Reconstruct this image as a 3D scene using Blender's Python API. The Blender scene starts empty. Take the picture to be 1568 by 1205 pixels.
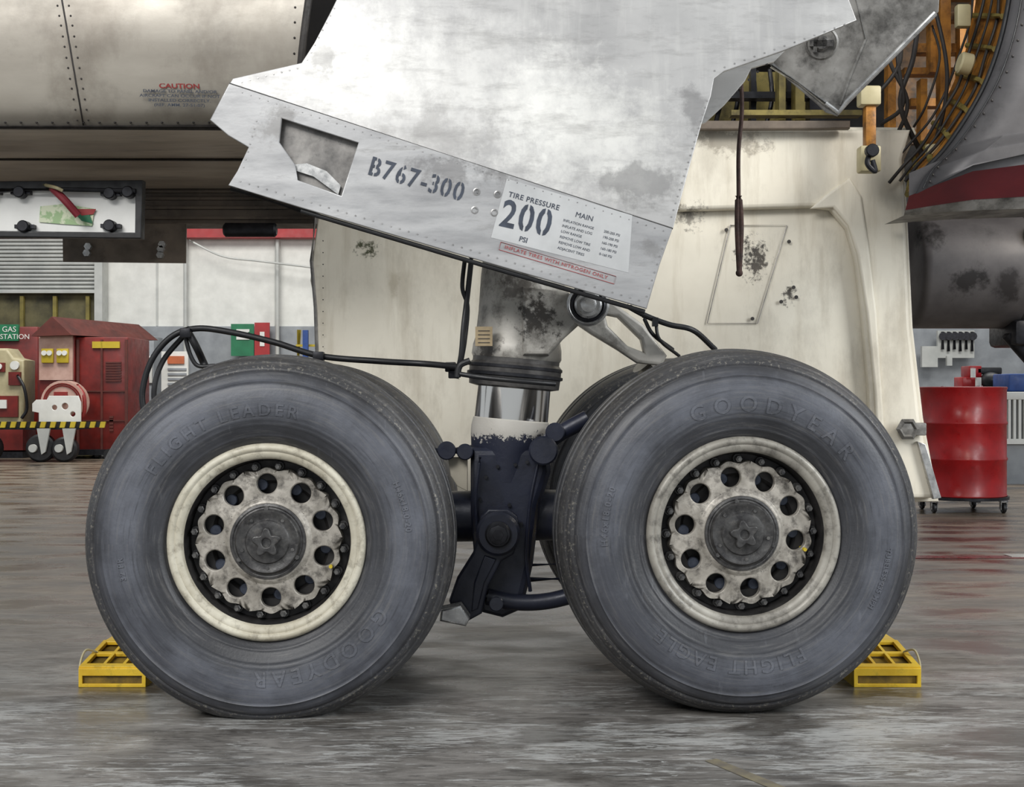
import bpy,bmesh,math,random
from mathutils import Vector,Matrix
random.seed(7)
S=bpy.context.scene
F=1968.0;CX=784.0;CY=602.5;CAMZ=1.025;CAMY=-4.0
def at(px,py,y):
    d=y-CAMY
    return Vector(((px-CX)*d/F,y,CAMZ+(CY-py)*d/F))
# ---------------------------------------------------------------- materials
def L(c):
    return tuple(((x/255)/12.92 if x/255<=.04045 else ((x/255+.055)/1.055)**2.4) for x in c)
def newmat(name):
    m=bpy.data.materials.new(name);m.use_nodes=True
    nt=m.node_tree;b=nt.nodes['Principled BSDF'];return m,nt,b
def noise(nt,vec,scale,detail=8,rough=.6,dist=0):
    n=nt.nodes.new('ShaderNodeTexNoise');n.inputs['Scale'].default_value=scale;n.inputs['Detail'].default_value=detail
    n.inputs['Roughness'].default_value=rough;n.inputs['Distortion'].default_value=dist
    nt.links.new(vec,n.inputs['Vector']);return n.outputs['Fac']
def mapping(nt,vec,scale=(1,1,1),rot=(0,0,0)):
    n=nt.nodes.new('ShaderNodeMapping');n.inputs['Scale'].default_value=scale;n.inputs['Rotation'].default_value=rot
    nt.links.new(vec,n.inputs['Vector']);return n.outputs['Vector']
def ramp(nt,fac,stops):
    n=nt.nodes.new('ShaderNodeValToRGB');e=n.color_ramp.elements
    while len(e)<len(stops):e.new(.5)
    for i,(p,c) in enumerate(stops):
        e[i].position=p;e[i].color=(c[0],c[1],c[2],1) if not isinstance(c,float) else (c,c,c,1)
    nt.links.new(fac,n.inputs['Fac']);return n.outputs['Color']
def mix(nt,fac,a,b,mode='MIX'):
    n=nt.nodes.new('ShaderNodeMix');n.data_type='RGBA';n.blend_type=mode
    for s,v in ((n.inputs['Factor'],fac),(n.inputs['A'],a),(n.inputs['B'],b)):
        if isinstance(v,(int,float)) :s.default_value=v
        elif isinstance(v,tuple):s.default_value=(v[0],v[1],v[2],1)
        else:nt.links.new(v,s)
    return n.outputs['Result']
def mth(nt,op,a,b=None,c=None,clamp=False):
    n=nt.nodes.new('ShaderNodeMath');n.operation=op;n.use_clamp=clamp
    for i,v in enumerate((a,b,c)):
        if v is None:continue
        if isinstance(v,(int,float)):n.inputs[i].default_value=v
        else:nt.links.new(v,n.inputs[i])
    return n.outputs[0]
def bump(nt,b,h,strength,dist=.01):
    n=nt.nodes.new('ShaderNodeBump');n.inputs['Strength'].default_value=strength;n.inputs['Distance'].default_value=dist
    nt.links.new(h,n.inputs['Height']);nt.links.new(n.outputs['Normal'],b.inputs['Normal'])
def mat(name,col,rough=.5,metal=0.,col2=None,ns=4,st=(1,1,1),rot=(0,0,0),thr=(.35,.65),dirt=None,damt=.5,dscale=14,dthr=(.55,.75),dst=(1,1,1),bs=0,bscale=60,smudge=(),rv=.12,reflect=(),streak=None):
    m,nt,b=newmat(name)
    col=L(col);col2=L(col2) if col2 else None;dirt=L(dirt) if dirt else None
    tc=nt.nodes.new('ShaderNodeTexCoord').outputs['Object']
    v=mapping(nt,tc,st,rot)
    n1=noise(nt,v,ns)
    c2=col2 or tuple(x*.8 for x in col)
    c=ramp(nt,n1,[(thr[0],c2),(thr[1],col)])
    if streak:
        n3=noise(nt,mapping(nt,tc,streak[2]),streak[3],8,.65)
        c=mix(nt,ramp(nt,n3,[(.5,0.),(.68,float(streak[1]))]),c,L(streak[0]))
    for i,lst in enumerate((reflect,smudge)):
      for (p,r,sc,sx,cc,am) in lst:
        s=nt.nodes.new('ShaderNodeVectorMath');s.operation='SUBTRACT';nt.links.new(tc,s.inputs[0]);s.inputs[1].default_value=p
        s2=nt.nodes.new('ShaderNodeVectorMath');s2.operation='MULTIPLY';nt.links.new(s.outputs[0],s2.inputs[0]);s2.inputs[1].default_value=(1/(r*sx),0.3/r,1/r)
        s3=nt.nodes.new('ShaderNodeVectorMath');s3.operation='LENGTH';nt.links.new(s2.outputs[0],s3.inputs[0])
        d=s3.outputs['Value']
        nn=noise(nt,tc,sc,8,.7)
        k=mth(nt,'SUBTRACT',nn,mth(nt,'MULTIPLY',d,.32))
        f=ramp(nt,k,[(.08,0.),(.46,float(am))] if i==0 else [(.28,0.),(.40,float(am))])
        c=mix(nt,f,c,L(cc))
    if dirt:
        n2=noise(nt,mapping(nt,tc,dst,rot),dscale,10,.7)
        f=ramp(nt,n2,[(dthr[0],0.),(dthr[1],float(damt))])
        c=mix(nt,f,c,dirt)
    nt.links.new(c,b.inputs['Base Color'])
    b.inputs['Metallic'].default_value=metal
    rr=ramp(nt,noise(nt,v,ns*2.5),[(.3,max(0.02,rough-rv)),(.7,min(1.,rough+rv))])
    nt.links.new(rr,b.inputs['Roughness'])
    if bs:bump(nt,b,noise(nt,tc,bscale,6),bs,.004)
    return m
# ---------------------------------------------------------------- mesh builder
def link(o):S.collection.objects.link(o);return o
def smooth(me,ang=35):
    for p in me.polygons:p.use_smooth=True
    try:me.set_sharp_from_angle(angle=math.radians(ang))
    except Exception:pass
class G:
    def __init__(s,name,loc=None,rotz=0):
        s.e=link(bpy.data.objects.new(name,None));s.e.empty_display_size=.1;s.k=[];s.loc=loc;s.rotz=rotz
        if loc is not None:s.e.location=loc;s.e.rotation_euler=(0,0,rotz)
    def add(s,o):
        o.parent=s.e;s.k.append(o);return o
    def done(s):
        if s.loc is None and s.k:
            lo=Vector((1e9,)*3);hi=-lo
            for o in s.k:
                for v in o.bound_box:
                    w=o.matrix_basis@Vector(v)
                    lo=Vector(map(min,lo,w));hi=Vector(map(max,hi,w))
            c=(lo+hi)/2;s.e.location=c
            for o in s.k:o.matrix_parent_inverse=Matrix.Translation(-c)
def frame(d):
    d=d.normalized();u=Vector((0,0,1)) if abs(d.z)<.9 else Vector((1,0,0))
    a=d.cross(u).normalized();b=a.cross(d).normalized();return a,b
class MB:
    def __init__(s):s.bm=bmesh.new()
    def ring(s,c,a,b,r,n,ph=0):
        return [s.bm.verts.new(c+a*(r*math.cos(ph+2*math.pi*i/n))+b*(r*math.sin(ph+2*math.pi*i/n))) for i in range(n)]
    def bridge(s,r1,r2):
        n=len(r1)
        for i in range(n):
            try:s.bm.faces.new((r1[i],r1[(i+1)%n],r2[(i+1)%n],r2[i]))
            except ValueError:pass
    def lathe(s,prof,o,ax,n=64,caps=True):
        o=Vector(o);ax=Vector(ax).normalized();a,b=frame(ax);rs=[]
        for r,t in prof:rs.append(s.ring(o+ax*t,a,b,max(r,1e-4),n))
        for i in range(len(rs)-1):s.bridge(rs[i],rs[i+1])
        if caps:
            s.bm.faces.new(rs[0][::-1]);s.bm.faces.new(rs[-1])
        return s
    def cyl(s,p0,p1,r,r2=None,n=20,bev=0):
        p0=Vector(p0);p1=Vector(p1);r2=r if r2 is None else r2;l=(p1-p0).length
        if bev:pr=[(r-bev,0),(r,bev),(r2,l-bev),(r2-bev,l)]
        else:pr=[(r,0),(r2,l)]
        return s.lathe(pr,p0,p1-p0,n)
    def box(s,lo,hi,M=None,bev=0):
        c=[(Vector(lo)[i]+Vector(hi)[i])/2 for i in range(3)];d=[abs(hi[i]-lo[i]) for i in range(3)]
        mm=Matrix.Translation(c)@Matrix.Diagonal((d[0],d[1],d[2],1))
        if M is not None:mm=M@mm
        r=bmesh.ops.create_cube(s.bm,size=1,matrix=mm)
        if bev:
            es=list({e for v in r['verts'] for e in v.link_edges})
            bmesh.ops.bevel(s.bm,geom=es,offset=bev,segments=2,affect='EDGES',profile=.5)
        return s
    def tube(s,pts,r,n=10,sub=8):
        pts=[Vector(p) for p in pts]
        if len(pts)>2 and sub>1:
            P=[pts[0]*2-pts[1]]+pts+[pts[-1]*2-pts[-2]];q=[]
            for i in range(1,len(P)-2):
                for k in range(sub):
                    t=k/sub;a,b,c,d=P[i-1:i+3]
                    q.append(.5*((2*b)+(c-a)*t+(2*a-5*b+4*c-d)*t*t+(3*b-a-3*c+d)*t**3))
            q.append(pts[-1]);pts=q
        prev=None;a=None
        for i,p in enumerate(pts):
            d=(pts[min(i+1,len(pts)-1)]-pts[max(i-1,0)]).normalized()
            if a is None:a,b=frame(d)
            else:
                a=(a-d*a.dot(d)).normalized();b=d.cross(a)
            rg=s.ring(p,a,b,r,n)
            if prev:s.bridge(prev,rg)
            else:s.bm.faces.new(rg[::-1])
            prev=rg
        s.bm.faces.new(prev);return s
    def prism(s,poly,y0,y1):
        a=[s.bm.verts.new((p[0],y0,p[1])) for p in poly];b=[s.bm.verts.new((p[0],y1,p[1])) for p in poly]
        s.bm.faces.new(a);s.bm.faces.new(b[::-1]);s.bridge(a,b);return s
    def prismx(s,poly,x0,x1):
        a=[s.bm.verts.new((x0,p[0],p[1])) for p in poly];b=[s.bm.verts.new((x1,p[0],p[1])) for p in poly]
        s.bm.faces.new(a);s.bm.faces.new(b[::-1]);s.bridge(a,b);return s
    def surf(s,rows):
        R=[[s.bm.verts.new(p) for p in r] for r in rows]
        for i in range(len(R)-1):
            for j in range(len(R[i])-1):s.bm.faces.new((R[i][j],R[i][j+1],R[i+1][j+1],R[i+1][j]))
        return s
    def ball(s,c,r,n=12,sc=(1,1,1)):
        bmesh.ops.create_uvsphere(s.bm,u_segments=n,v_segments=n//2+2,radius=r,matrix=Matrix.Translation(c)@Matrix.Diagonal((*sc,1)));return s
    def fin(s,name,m,g=None,ang=35,recalc=True):
        if recalc:bmesh.ops.recalc_face_normals(s.bm,faces=s.bm.faces)
        me=bpy.data.meshes.new(name);s.bm.to_mesh(me);s.bm.free();me.materials.append(m);smooth(me,ang)
        o=link(bpy.data.objects.new(name,me))
        if g:g.add(o)
        return o
class Pl:
    """plane in the world with a 2D basis"""
    def __init__(s,P0,X=(1,0,0),N=(0,-1,0)):
        s.P=Vector(P0);s.N=Vector(N).normalized();X=Vector(X);s.X=(X-s.N*X.dot(s.N)).normalized();s.Y=s.N.cross(s.X)
        s.M=Matrix(((s.X.x,s.Y.x,s.N.x,s.P.x),(s.X.y,s.Y.y,s.N.y,s.P.y),(s.X.z,s.Y.z,s.N.z,s.P.z),(0,0,0,1)))
    def w(s,px,py):
        o=Vector((0,CAMY,CAMZ));d=at(px,py,0)-o;t=(s.P-o).dot(s.N)/d.dot(s.N);return o+d*t
    def u(s,px,py):
        q=s.w(px,py)-s.P;return (q.dot(s.X),q.dot(s.Y))
def conv(ob,name,M,m,g):
    link(ob);dg=bpy.context.evaluated_depsgraph_get()
    me=bpy.data.meshes.new_from_object(ob.evaluated_get(dg));bpy.data.objects.remove(ob)
    me.transform(M);me.materials.clear();me.materials.append(m)
    o=link(bpy.data.objects.new(name,me));smooth(me,30)
    if g:g.add(o)
    return o
def plate(name,outer,holes,M,thick,m,g=None,bev=0.0):
    cu=bpy.data.curves.new(name,'CURVE');cu.dimensions='2D';cu.fill_mode='BOTH'
    cu.extrude=max(thick/2-bev,0.0001);cu.bevel_depth=bev;cu.bevel_resolution=2;cu.offset=-bev
    for pts in [outer]+list(holes):
        sp=cu.splines.new('POLY');sp.points.add(len(pts)-1);sp.use_cyclic_u=True
        for i,p in enumerate(pts):sp.points[i].co=(p[0],p[1],0,1)
    return conv(bpy.data.objects.new(name,cu),name,M,m,g)
def circ(cx,cy,r,n=32):return [(cx+r*math.cos(2*math.pi*i/n),cy+r*math.sin(2*math.pi*i/n)) for i in range(n)]
def textmesh(s,size,bold=0.,ext=.001,space=1.,align='LEFT'):
    cu=bpy.data.curves.new('t','FONT');cu.body=s;cu.size=size;cu.offset=bold;cu.extrude=ext;cu.space_character=space;cu.align_x=align;cu.resolution_u=3
    return bpy.data.objects.new('t',cu)
def text(name,s,pl,px,py,ang,size,m,g,bold=0.,ext=.0006,space=1.,align='LEFT',off=.001,sx=1.):
    p=pl.w(px,py)+pl.N*off
    M=Matrix.Translation(p-pl.P)@pl.M@Matrix.Rotation(math.radians(ang),4,'Z')@Matrix.Diagonal((sx,1,1,1))
    return conv(textmesh(s,size,bold,ext,space,align),name,M,m,g)
def stencil(name,s,pl,px,py,ang,size,m,g,bold,off,sx,gap,cut):
    """stencilled characters: each glyph is split by a vertical bridge"""
    p=pl.w(px,py)+pl.N*off
    M0=Matrix.Translation(p-pl.P)@pl.M@Matrix.Rotation(math.radians(ang),4,'Z')
    out=bmesh.new();x=0
    for ch in s:
        ob=link(textmesh(ch,size,bold,.0005));dg=bpy.context.evaluated_depsgraph_get()
        me=bpy.data.meshes.new_from_object(ob.evaluated_get(dg));bpy.data.objects.remove(ob)
        bm=bmesh.new();bm.from_mesh(me)
        xs=[v.co.x for v in bm.verts];x0,x1=min(xs),max(xs);mid=(x0+x1)/2
        if ch in '0B638':
            if ch in 'B':mid=x0+(x1-x0)*.45
            for q,sgn in ((mid-cut/2,1),(mid+cut/2,1)):
                bmesh.ops.bisect_plane(bm,geom=bm.verts[:]+bm.edges[:]+bm.faces[:],plane_co=(q,0,0),plane_no=(1,0,0))
            fs=[f for f in bm.faces if abs(f.calc_center_median().x-mid)<cut/2-1e-5]
            bmesh.ops.delete(bm,geom=fs,context='FACES')
        for v in bm.verts:v.co.x=(v.co.x-x0)*sx+x
        x+=(x1-x0)*sx+gap
        t=bpy.data.meshes.new('t');bm.to_mesh(t);bm.free();out.from_mesh(t)
    me=bpy.data.meshes.new(name);out.to_mesh(me);out.free();me.transform(M0);me.materials.append(m)
    g.add(link(bpy.data.objects.new(name,me)))
# ---------------------------------------------------------------- material set
M_cream=mat('rim_paint_cream',(206,201,184),.5,0,(176,169,150),8,dirt=(84,74,60),damt=.75,dscale=25,dthr=(.5,.72),bs=.1)
M_silver=mat('rim_paint_grey',(166,162,152),.45,.1,(130,126,118),8,dirt=(52,48,44),damt=.8,dscale=22,dthr=(.48,.7),bs=.1)
M_web=mat('wheel_web_metal',(188,182,172),.45,.2,(134,129,120),14,dirt=(44,40,37),damt=.85,dscale=26,dthr=(.48,.68),bs=.2)
M_hub=mat('hubcap_metal',(96,95,94),.42,.6,(58,57,58),30,dirt=(160,155,146),damt=.35,dscale=45,bs=.3)
M_dark=mat('dark_steel',(46,47,52),.45,.5,(26,26,30),20)
M_black=mat('black_rubber',(30,31,34),.5,0,(20,20,22),10)
M_barrel=mat('rim_barrel_dark',(60,58,57),.45,.4,(32,31,32),12)
M_bolt=mat('bolt_steel',(132,130,127),.3,.7,(70,70,72),40)
M_navy=mat('bogie_navy_paint',(36,40,56),.38,.1,(24,27,40),7,dirt=(16,16,20),damt=.8,dscale=9,bs=.25,bscale=30)
M_strut=mat('strut_grey_paint',(192,188,180),.42,.12,(152,149,142),5,dirt=(58,52,46),damt=.75,dscale=9,dthr=(.50,.68),bs=.15,
   smudge=[(tuple(at(822,490,.63)),.12,34,.9,(46,42,38),.95),(tuple(at(790,440,.63)),.08,30,1.5,(80,72,66),.7),(tuple(at(745,535,.63)),.07,26,1.2,(60,54,50),.8)])
M_band=mat('strut_collar_dark',(96,94,92),.45,.3,(62,60,59),12,dirt=(26,26,26),damt=.8,dscale=16)
M_chrome,nt,b=newmat('polished_chrome');b.inputs['Metallic'].default_value=1;b.inputs['Base Color'].default_value=(.86,.83,.78,1);b.inputs['Roughness'].default_value=.12
M_door=mat('gear_door_skin',(192,191,189),.40,.3,(170,169,168),2.2,st=(1,1,1.3),dirt=(112,110,108),damt=.5,dscale=5,dthr=(.5,.75),dst=(1,1,4),bs=.06,streak=((208,207,203),.35,(9,1,1),2.2),
   reflect=[(tuple(at(560,95,.38)),.16,14,1.2,(228,227,223),.85),(tuple(at(690,130,.38)),.20,12,2.0,(220,219,215),.6),(tuple(at(835,185,.36)),.20,16,.9,(230,229,224),.9),(tuple(at(930,215,.36)),.16,22,1.2,(222,221,216),.8)],  # pale patches: light reflections painted into the door colour
   smudge=[(tuple(at(1060,180,.38)),.14,6,.5,(120,119,119),.6),(tuple(at(1000,290,.36)),.12,6,1.8,(118,117,116),.6),(tuple(at(500,100,.38)),.12,8,.5,(140,138,136),.5),(tuple(at(640,210,.36)),.16,5,2.5,(146,144,142),.5)])
M_doorband=mat('gear_door_lower_skin',(186,186,186),.38,.35,(154,154,155),3,st=(1,1,5),rot=(0,.30,0),dirt=(104,102,100),damt=.6,dscale=6,dst=(1,1,5),bs=.06,
   smudge=[(tuple(at(690,262,.3)),.09,9,2.6,(112,110,110),.6),(tuple(at(425,200,.3)),.09,9,1.0,(124,122,120),.6),(tuple(at(1000,380,.3)),.08,9,1.0,(124,122,120),.5)])
M_decal=mat('placard_decal',(196,197,197),.4,.1,(180,181,181),6)
M_ink=mat('stencil_ink',(62,70,84),.5,0,(48,54,66),30)
M_redink=mat('red_ink',(176,84,84),.5,0,(158,70,72),30)
M_redink2=mat('red_ink_dark',(150,40,36),.5,0,(120,34,32),30)
M_recess=mat('recess_metal',(150,147,143),.35,.5,(100,98,96),12,dirt=(60,58,56),damt=.4,dscale=30)
M_crease=mat('crease_metal',(168,167,166),.35,.4,(132,131,130),12)
M_alum=mat('bright_aluminium',(205,205,203),.3,.7,(160,160,160),20)
M_flap=mat('flap_skin',(194,188,176),.42,.2,(166,159,148),1.6,st=(.6,1,2),dirt=(92,84,76),damt=.45,dscale=4,dthr=(.50,.75),dst=(1,1,1),bs=.05,streak=((128,118,106),.5,(1.2,1,.7),3))
M_flapu=mat('flap_underside_skin',(206,194,178),.42,.1,(160,148,134),2,st=(.6,2,2),dirt=(60,54,48),damt=.8,dscale=4,dst=(.5,3,1),bs=.1)
M_seam=mat('seam_sealant',(60,56,53),.6,0,(38,35,34),20)
M_body=mat('body_door_paint',(234,228,212),.5,.0,(212,205,189),1.2,dirt=(136,126,110),damt=.45,dscale=3.5,dthr=(.5,.74),dst=(1,1,.5),bs=.05,streak=((186,176,156),.45,(5,1,.7),2.4),
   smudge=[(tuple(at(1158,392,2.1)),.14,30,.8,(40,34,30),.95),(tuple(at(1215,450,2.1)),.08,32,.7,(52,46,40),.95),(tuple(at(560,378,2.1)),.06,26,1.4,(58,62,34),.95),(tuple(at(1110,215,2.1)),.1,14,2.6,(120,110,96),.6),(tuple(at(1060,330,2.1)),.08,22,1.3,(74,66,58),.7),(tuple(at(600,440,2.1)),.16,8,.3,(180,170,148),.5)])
M_brown=mat('dark_brown_structure',(116,104,92),.5,.1,(78,70,62),5,dirt=(34,30,28),damt=.7,dscale=7)
M_well=mat('wheel_well_dark',(46,42,40),.7,0,(24,22,22),4)
M_gold=mat('primer_gold',(188,128,48),.5,.1,(130,84,30),6,dirt=(40,28,18),damt=.85,dscale=9,dthr=(.48,.66),bs=.2)
M_olive=mat('primer_olive',(150,136,74),.5,.1,(98,88,46),6,dirt=(40,34,24),damt=.75,dscale=9,dthr=(.48,.7))
M_dirty=mat('dirty_grey_panel',(160,158,154),.45,.2,(108,106,102),6,dirt=(46,44,42),damt=.85,dscale=9,dthr=(.46,.66),bs=.1)
M_fus=mat('fuselage_grey',(96,94,95),.42,.2,(66,64,66),2,dirt=(40,38,40),damt=.6,dscale=5)
M_maroon=mat('maroon_stripe',(104,30,38),.4,.0,(74,24,32),3,dirt=(50,26,28),damt=.6,dscale=6)
M_nac=mat('dark_titanium',(112,108,108),.44,.2,(80,77,78),3,dirt=(44,42,42),damt=.7,dscale=3,
   smudge=[(tuple(at(1432,358,2.68)),.13,5,1.1,(34,31,31),.9),(tuple(at(1480,432,2.68)),.13,5,1.1,(34,31,31),.9),(tuple(at(1545,440,2.68)),.11,5,1,(38,34,34),.8)])
M_yellow=mat('chock_yellow',(240,202,58),.45,0,(214,172,38),8,dirt=(92,72,30),damt=.7,dscale=16,bs=.15)
M_yeld=mat('chock_yellow_grimy',(150,122,40),.6,0,(80,66,30),14,dirt=(30,26,20),damt=.8,dscale=18)
M_red=mat('drum_red',(170,18,22),.34,0,(140,12,18),4,dirt=(70,14,16),damt=.4,dscale=12)
M_cabred=mat('cabinet_red',(124,34,28),.45,0,(92,26,22),4)
M_roof=mat('roof_brown_red',(96,44,36),.6,0,(72,34,28),5)
M_white=mat('white_paint',(232,232,226),.5,0,(214,214,208),3)
M_grey=mat('grey_paint',(156,160,164),.5,0,(134,138,142),3)
M_ltgrey=mat('light_grey_corrugated',(196,197,192),.5,.1,(178,180,176),3)
M_green=mat('sign_green',(36,122,82),.5,0,(28,104,70),3)
M_signred=mat('sign_red',(170,44,46),.5,0,(150,38,40),3)
M_bright=mat('bright_yellow',(206,182,50),.5,0,(184,160,40),3)
M_oldyel=mat('dull_yellow',(140,128,62),.6,0,(104,94,48),3)
M_pink=mat('pale_pink_paint',(206,172,158),.5,0,(180,144,130),5)
M_tan=mat('pump_tan',(190,180,144),.5,0,(164,154,120),5)
M_blue=mat('blue_paint',(40,80,150),.5,0,(30,60,120),5)
M_rope=mat('strap_brown',(74,52,46),.8,0,(48,34,30),30,bs=.5,bscale=120)
M_flake,nt,b=newmat('flaking_strut_paint')
tc=nt.nodes.new('ShaderNodeTexCoord').outputs['Object'];sx=nt.nodes.new('ShaderNodeSeparateXYZ');nt.links.new(tc,sx.inputs[0])
zc=at(0,670,.7).z
k=mth(nt,'ADD',mth(nt,'MULTIPLY',mth(nt,'SUBTRACT',sx.outputs['Z'],zc),6.0),noise(nt,tc,60,8,.75))
c=ramp(nt,k,[(.50,L((34,38,54))),(.53,L((186,182,174)))])
nt.links.new(c,b.inputs['Base Color']);b.inputs['Roughness'].default_value=.42;bump(nt,b,k,.4,.003)
def tyremat(name,seed,lift=0):
    m,nt,b=newmat(name)
    tc=nt.nodes.new('ShaderNodeTexCoord').outputs['Object'];s=nt.nodes.new('ShaderNodeSeparateXYZ');nt.links.new(tc,s.inputs[0])
    r=mth(nt,'SQRT',mth(nt,'ADD',mth(nt,'MULTIPLY',s.outputs['X'],s.outputs['X']),mth(nt,'MULTIPLY',s.outputs['Z'],s.outputs['Z'])))
    rr=mth(nt,'DIVIDE',r,.62)
    q=lambda a:L(tuple(x+lift for x in a))
    base=ramp(nt,rr,[(.48,q((40,40,43))),(.60,q((48,49,53))),(.67,q((66,68,74))),(.76,q((70,72,79))),(.82,q((56,57,62))),(.86,q((46,46,49))),(.93,q((58,57,57))),(.965,q((38,38,40)))])  # dusty rubber, with sidewall sheen and shading painted in as radial bands
    mp=nt.nodes.new('ShaderNodeMapping');mp.inputs['Location'].default_value=(seed*3.1,seed,seed*1.7);nt.links.new(tc,mp.inputs['Vector'])
    n=noise(nt,mp.outputs[0],3.2,10,.66)
    mid=ramp(nt,rr,[(.60,.2),(.68,1.),(.80,.8),(.87,.2)])  # mask for the patchy highlight painted onto the middle of the sidewall
    c=mix(nt,mth(nt,'MULTIPLY',ramp(nt,n,[(.42,0.),(.66,.8)]),mid),base,q((104,107,116)))
    # chalky concentric scuffing
    ang=mth(nt,'ARCTAN2',s.outputs['Z'],s.outputs['X'])
    cv=nt.nodes.new('ShaderNodeCombineXYZ');nt.links.new(mth(nt,'MULTIPLY',ang,1.6),cv.inputs[0]);nt.links.new(mth(nt,'MULTIPLY',r,60),cv.inputs[1]);cv.inputs[2].default_value=seed*4.
    cs=noise(nt,cv.outputs[0],1.6,9,.7)
    c=mix(nt,ramp(nt,cs,[(.52,0.),(.70,.45)]),c,L((116,114,112)))
    c=mix(nt,ramp(nt,cs,[(.32,.5),(.46,.0)]),c,L((34,34,37)))
    fl=noise(nt,mp.outputs[0],75,5,.8)
    band=ramp(nt,rr,[(.865,0.),(.885,1.),(.905,.45),(.955,.4),(.965,.0)])
    ff=mth(nt,'MULTIPLY',ramp(nt,fl,[(.55,0.),(.62,.75)]),band)
    c=mix(nt,ff,c,L((142,137,126)))
    sc=noise(nt,mapping(nt,mp.outputs[0],(5,1,1.2),(0,.6,0)),6,5,.6)
    c=mix(nt,ramp(nt,sc,[(.64,0.),(.76,.3)]),c,L((126,128,134)))
    nt.links.new(c,b.inputs['Base Color'])
    nt.links.new(ramp(nt,n,[(.3,.40),(.7,.55)]),b.inputs['Roughness'])
    b.inputs['Specular IOR Level'].default_value=.5
    bump(nt,b,noise(nt,mp.outputs[0],90,6),.25,.003)
    return m
# ---------------------------------------------------------------- wheel
TYP=[(.292,-.150),(.302,-.172),(.318,-.190),(.345,-.206),(.38,-.219),(.42,-.226),(.46,-.225),(.50,-.214),(.535,-.196),(.562,-.168),(.580,-.13),(.590,-.085),(.595,-.04),(.597,0)]
def cr(pts,sub=5):
    P=[Vector(p) for p in pts];P=[P[0]*2-P[1]]+P+[P[-1]*2-P[-2]];q=[]
    for i in range(1,len(P)-2):
        for k in range(sub):
            t=k/sub;a,b,c,d=P[i-1:i+3];q.append(.5*((2*b)+(c-a)*t+(2*a-5*b+4*c-d)*t*t+(3*b-a-3*c+d)*t**3))
    q.append(P[-2]);return q
half=[]
for v in cr(TYP,9):
    r,y=v.x,v.y
    off=0
    for rc,w,h in ((.335,.004,.003),(.372,.003,.002),(.388,.002,.002),(.505,.003,.0045),(.541,.0035,-.005),(.566,.003,-.004)):
        off+=h*math.exp(-((r-rc)/w)**2) if y<-.1 else 0
    g=0
    for yc in (-.085,-.03):
        if abs(y-yc)<.009:g=.008
    half.append((r-g+off*.4,y-off))
full=half+[(r,-y) for r,y in half[::-1][1:]]
def ysurf(r):
    best=min((h for h in half if h[1]<-.1),key=lambda h:abs(h[0]-r));return best[1]
def squash(v,h):
    if v.z<-h+.3:
        v.y*=1+.07*math.exp(-((v.z+h)/.13)**2)
    if v.z<-h:v.z=-h
M_piston=mat('piston_blue_grey',(86,92,106),.35,.4,(50,56,70),20)
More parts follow.
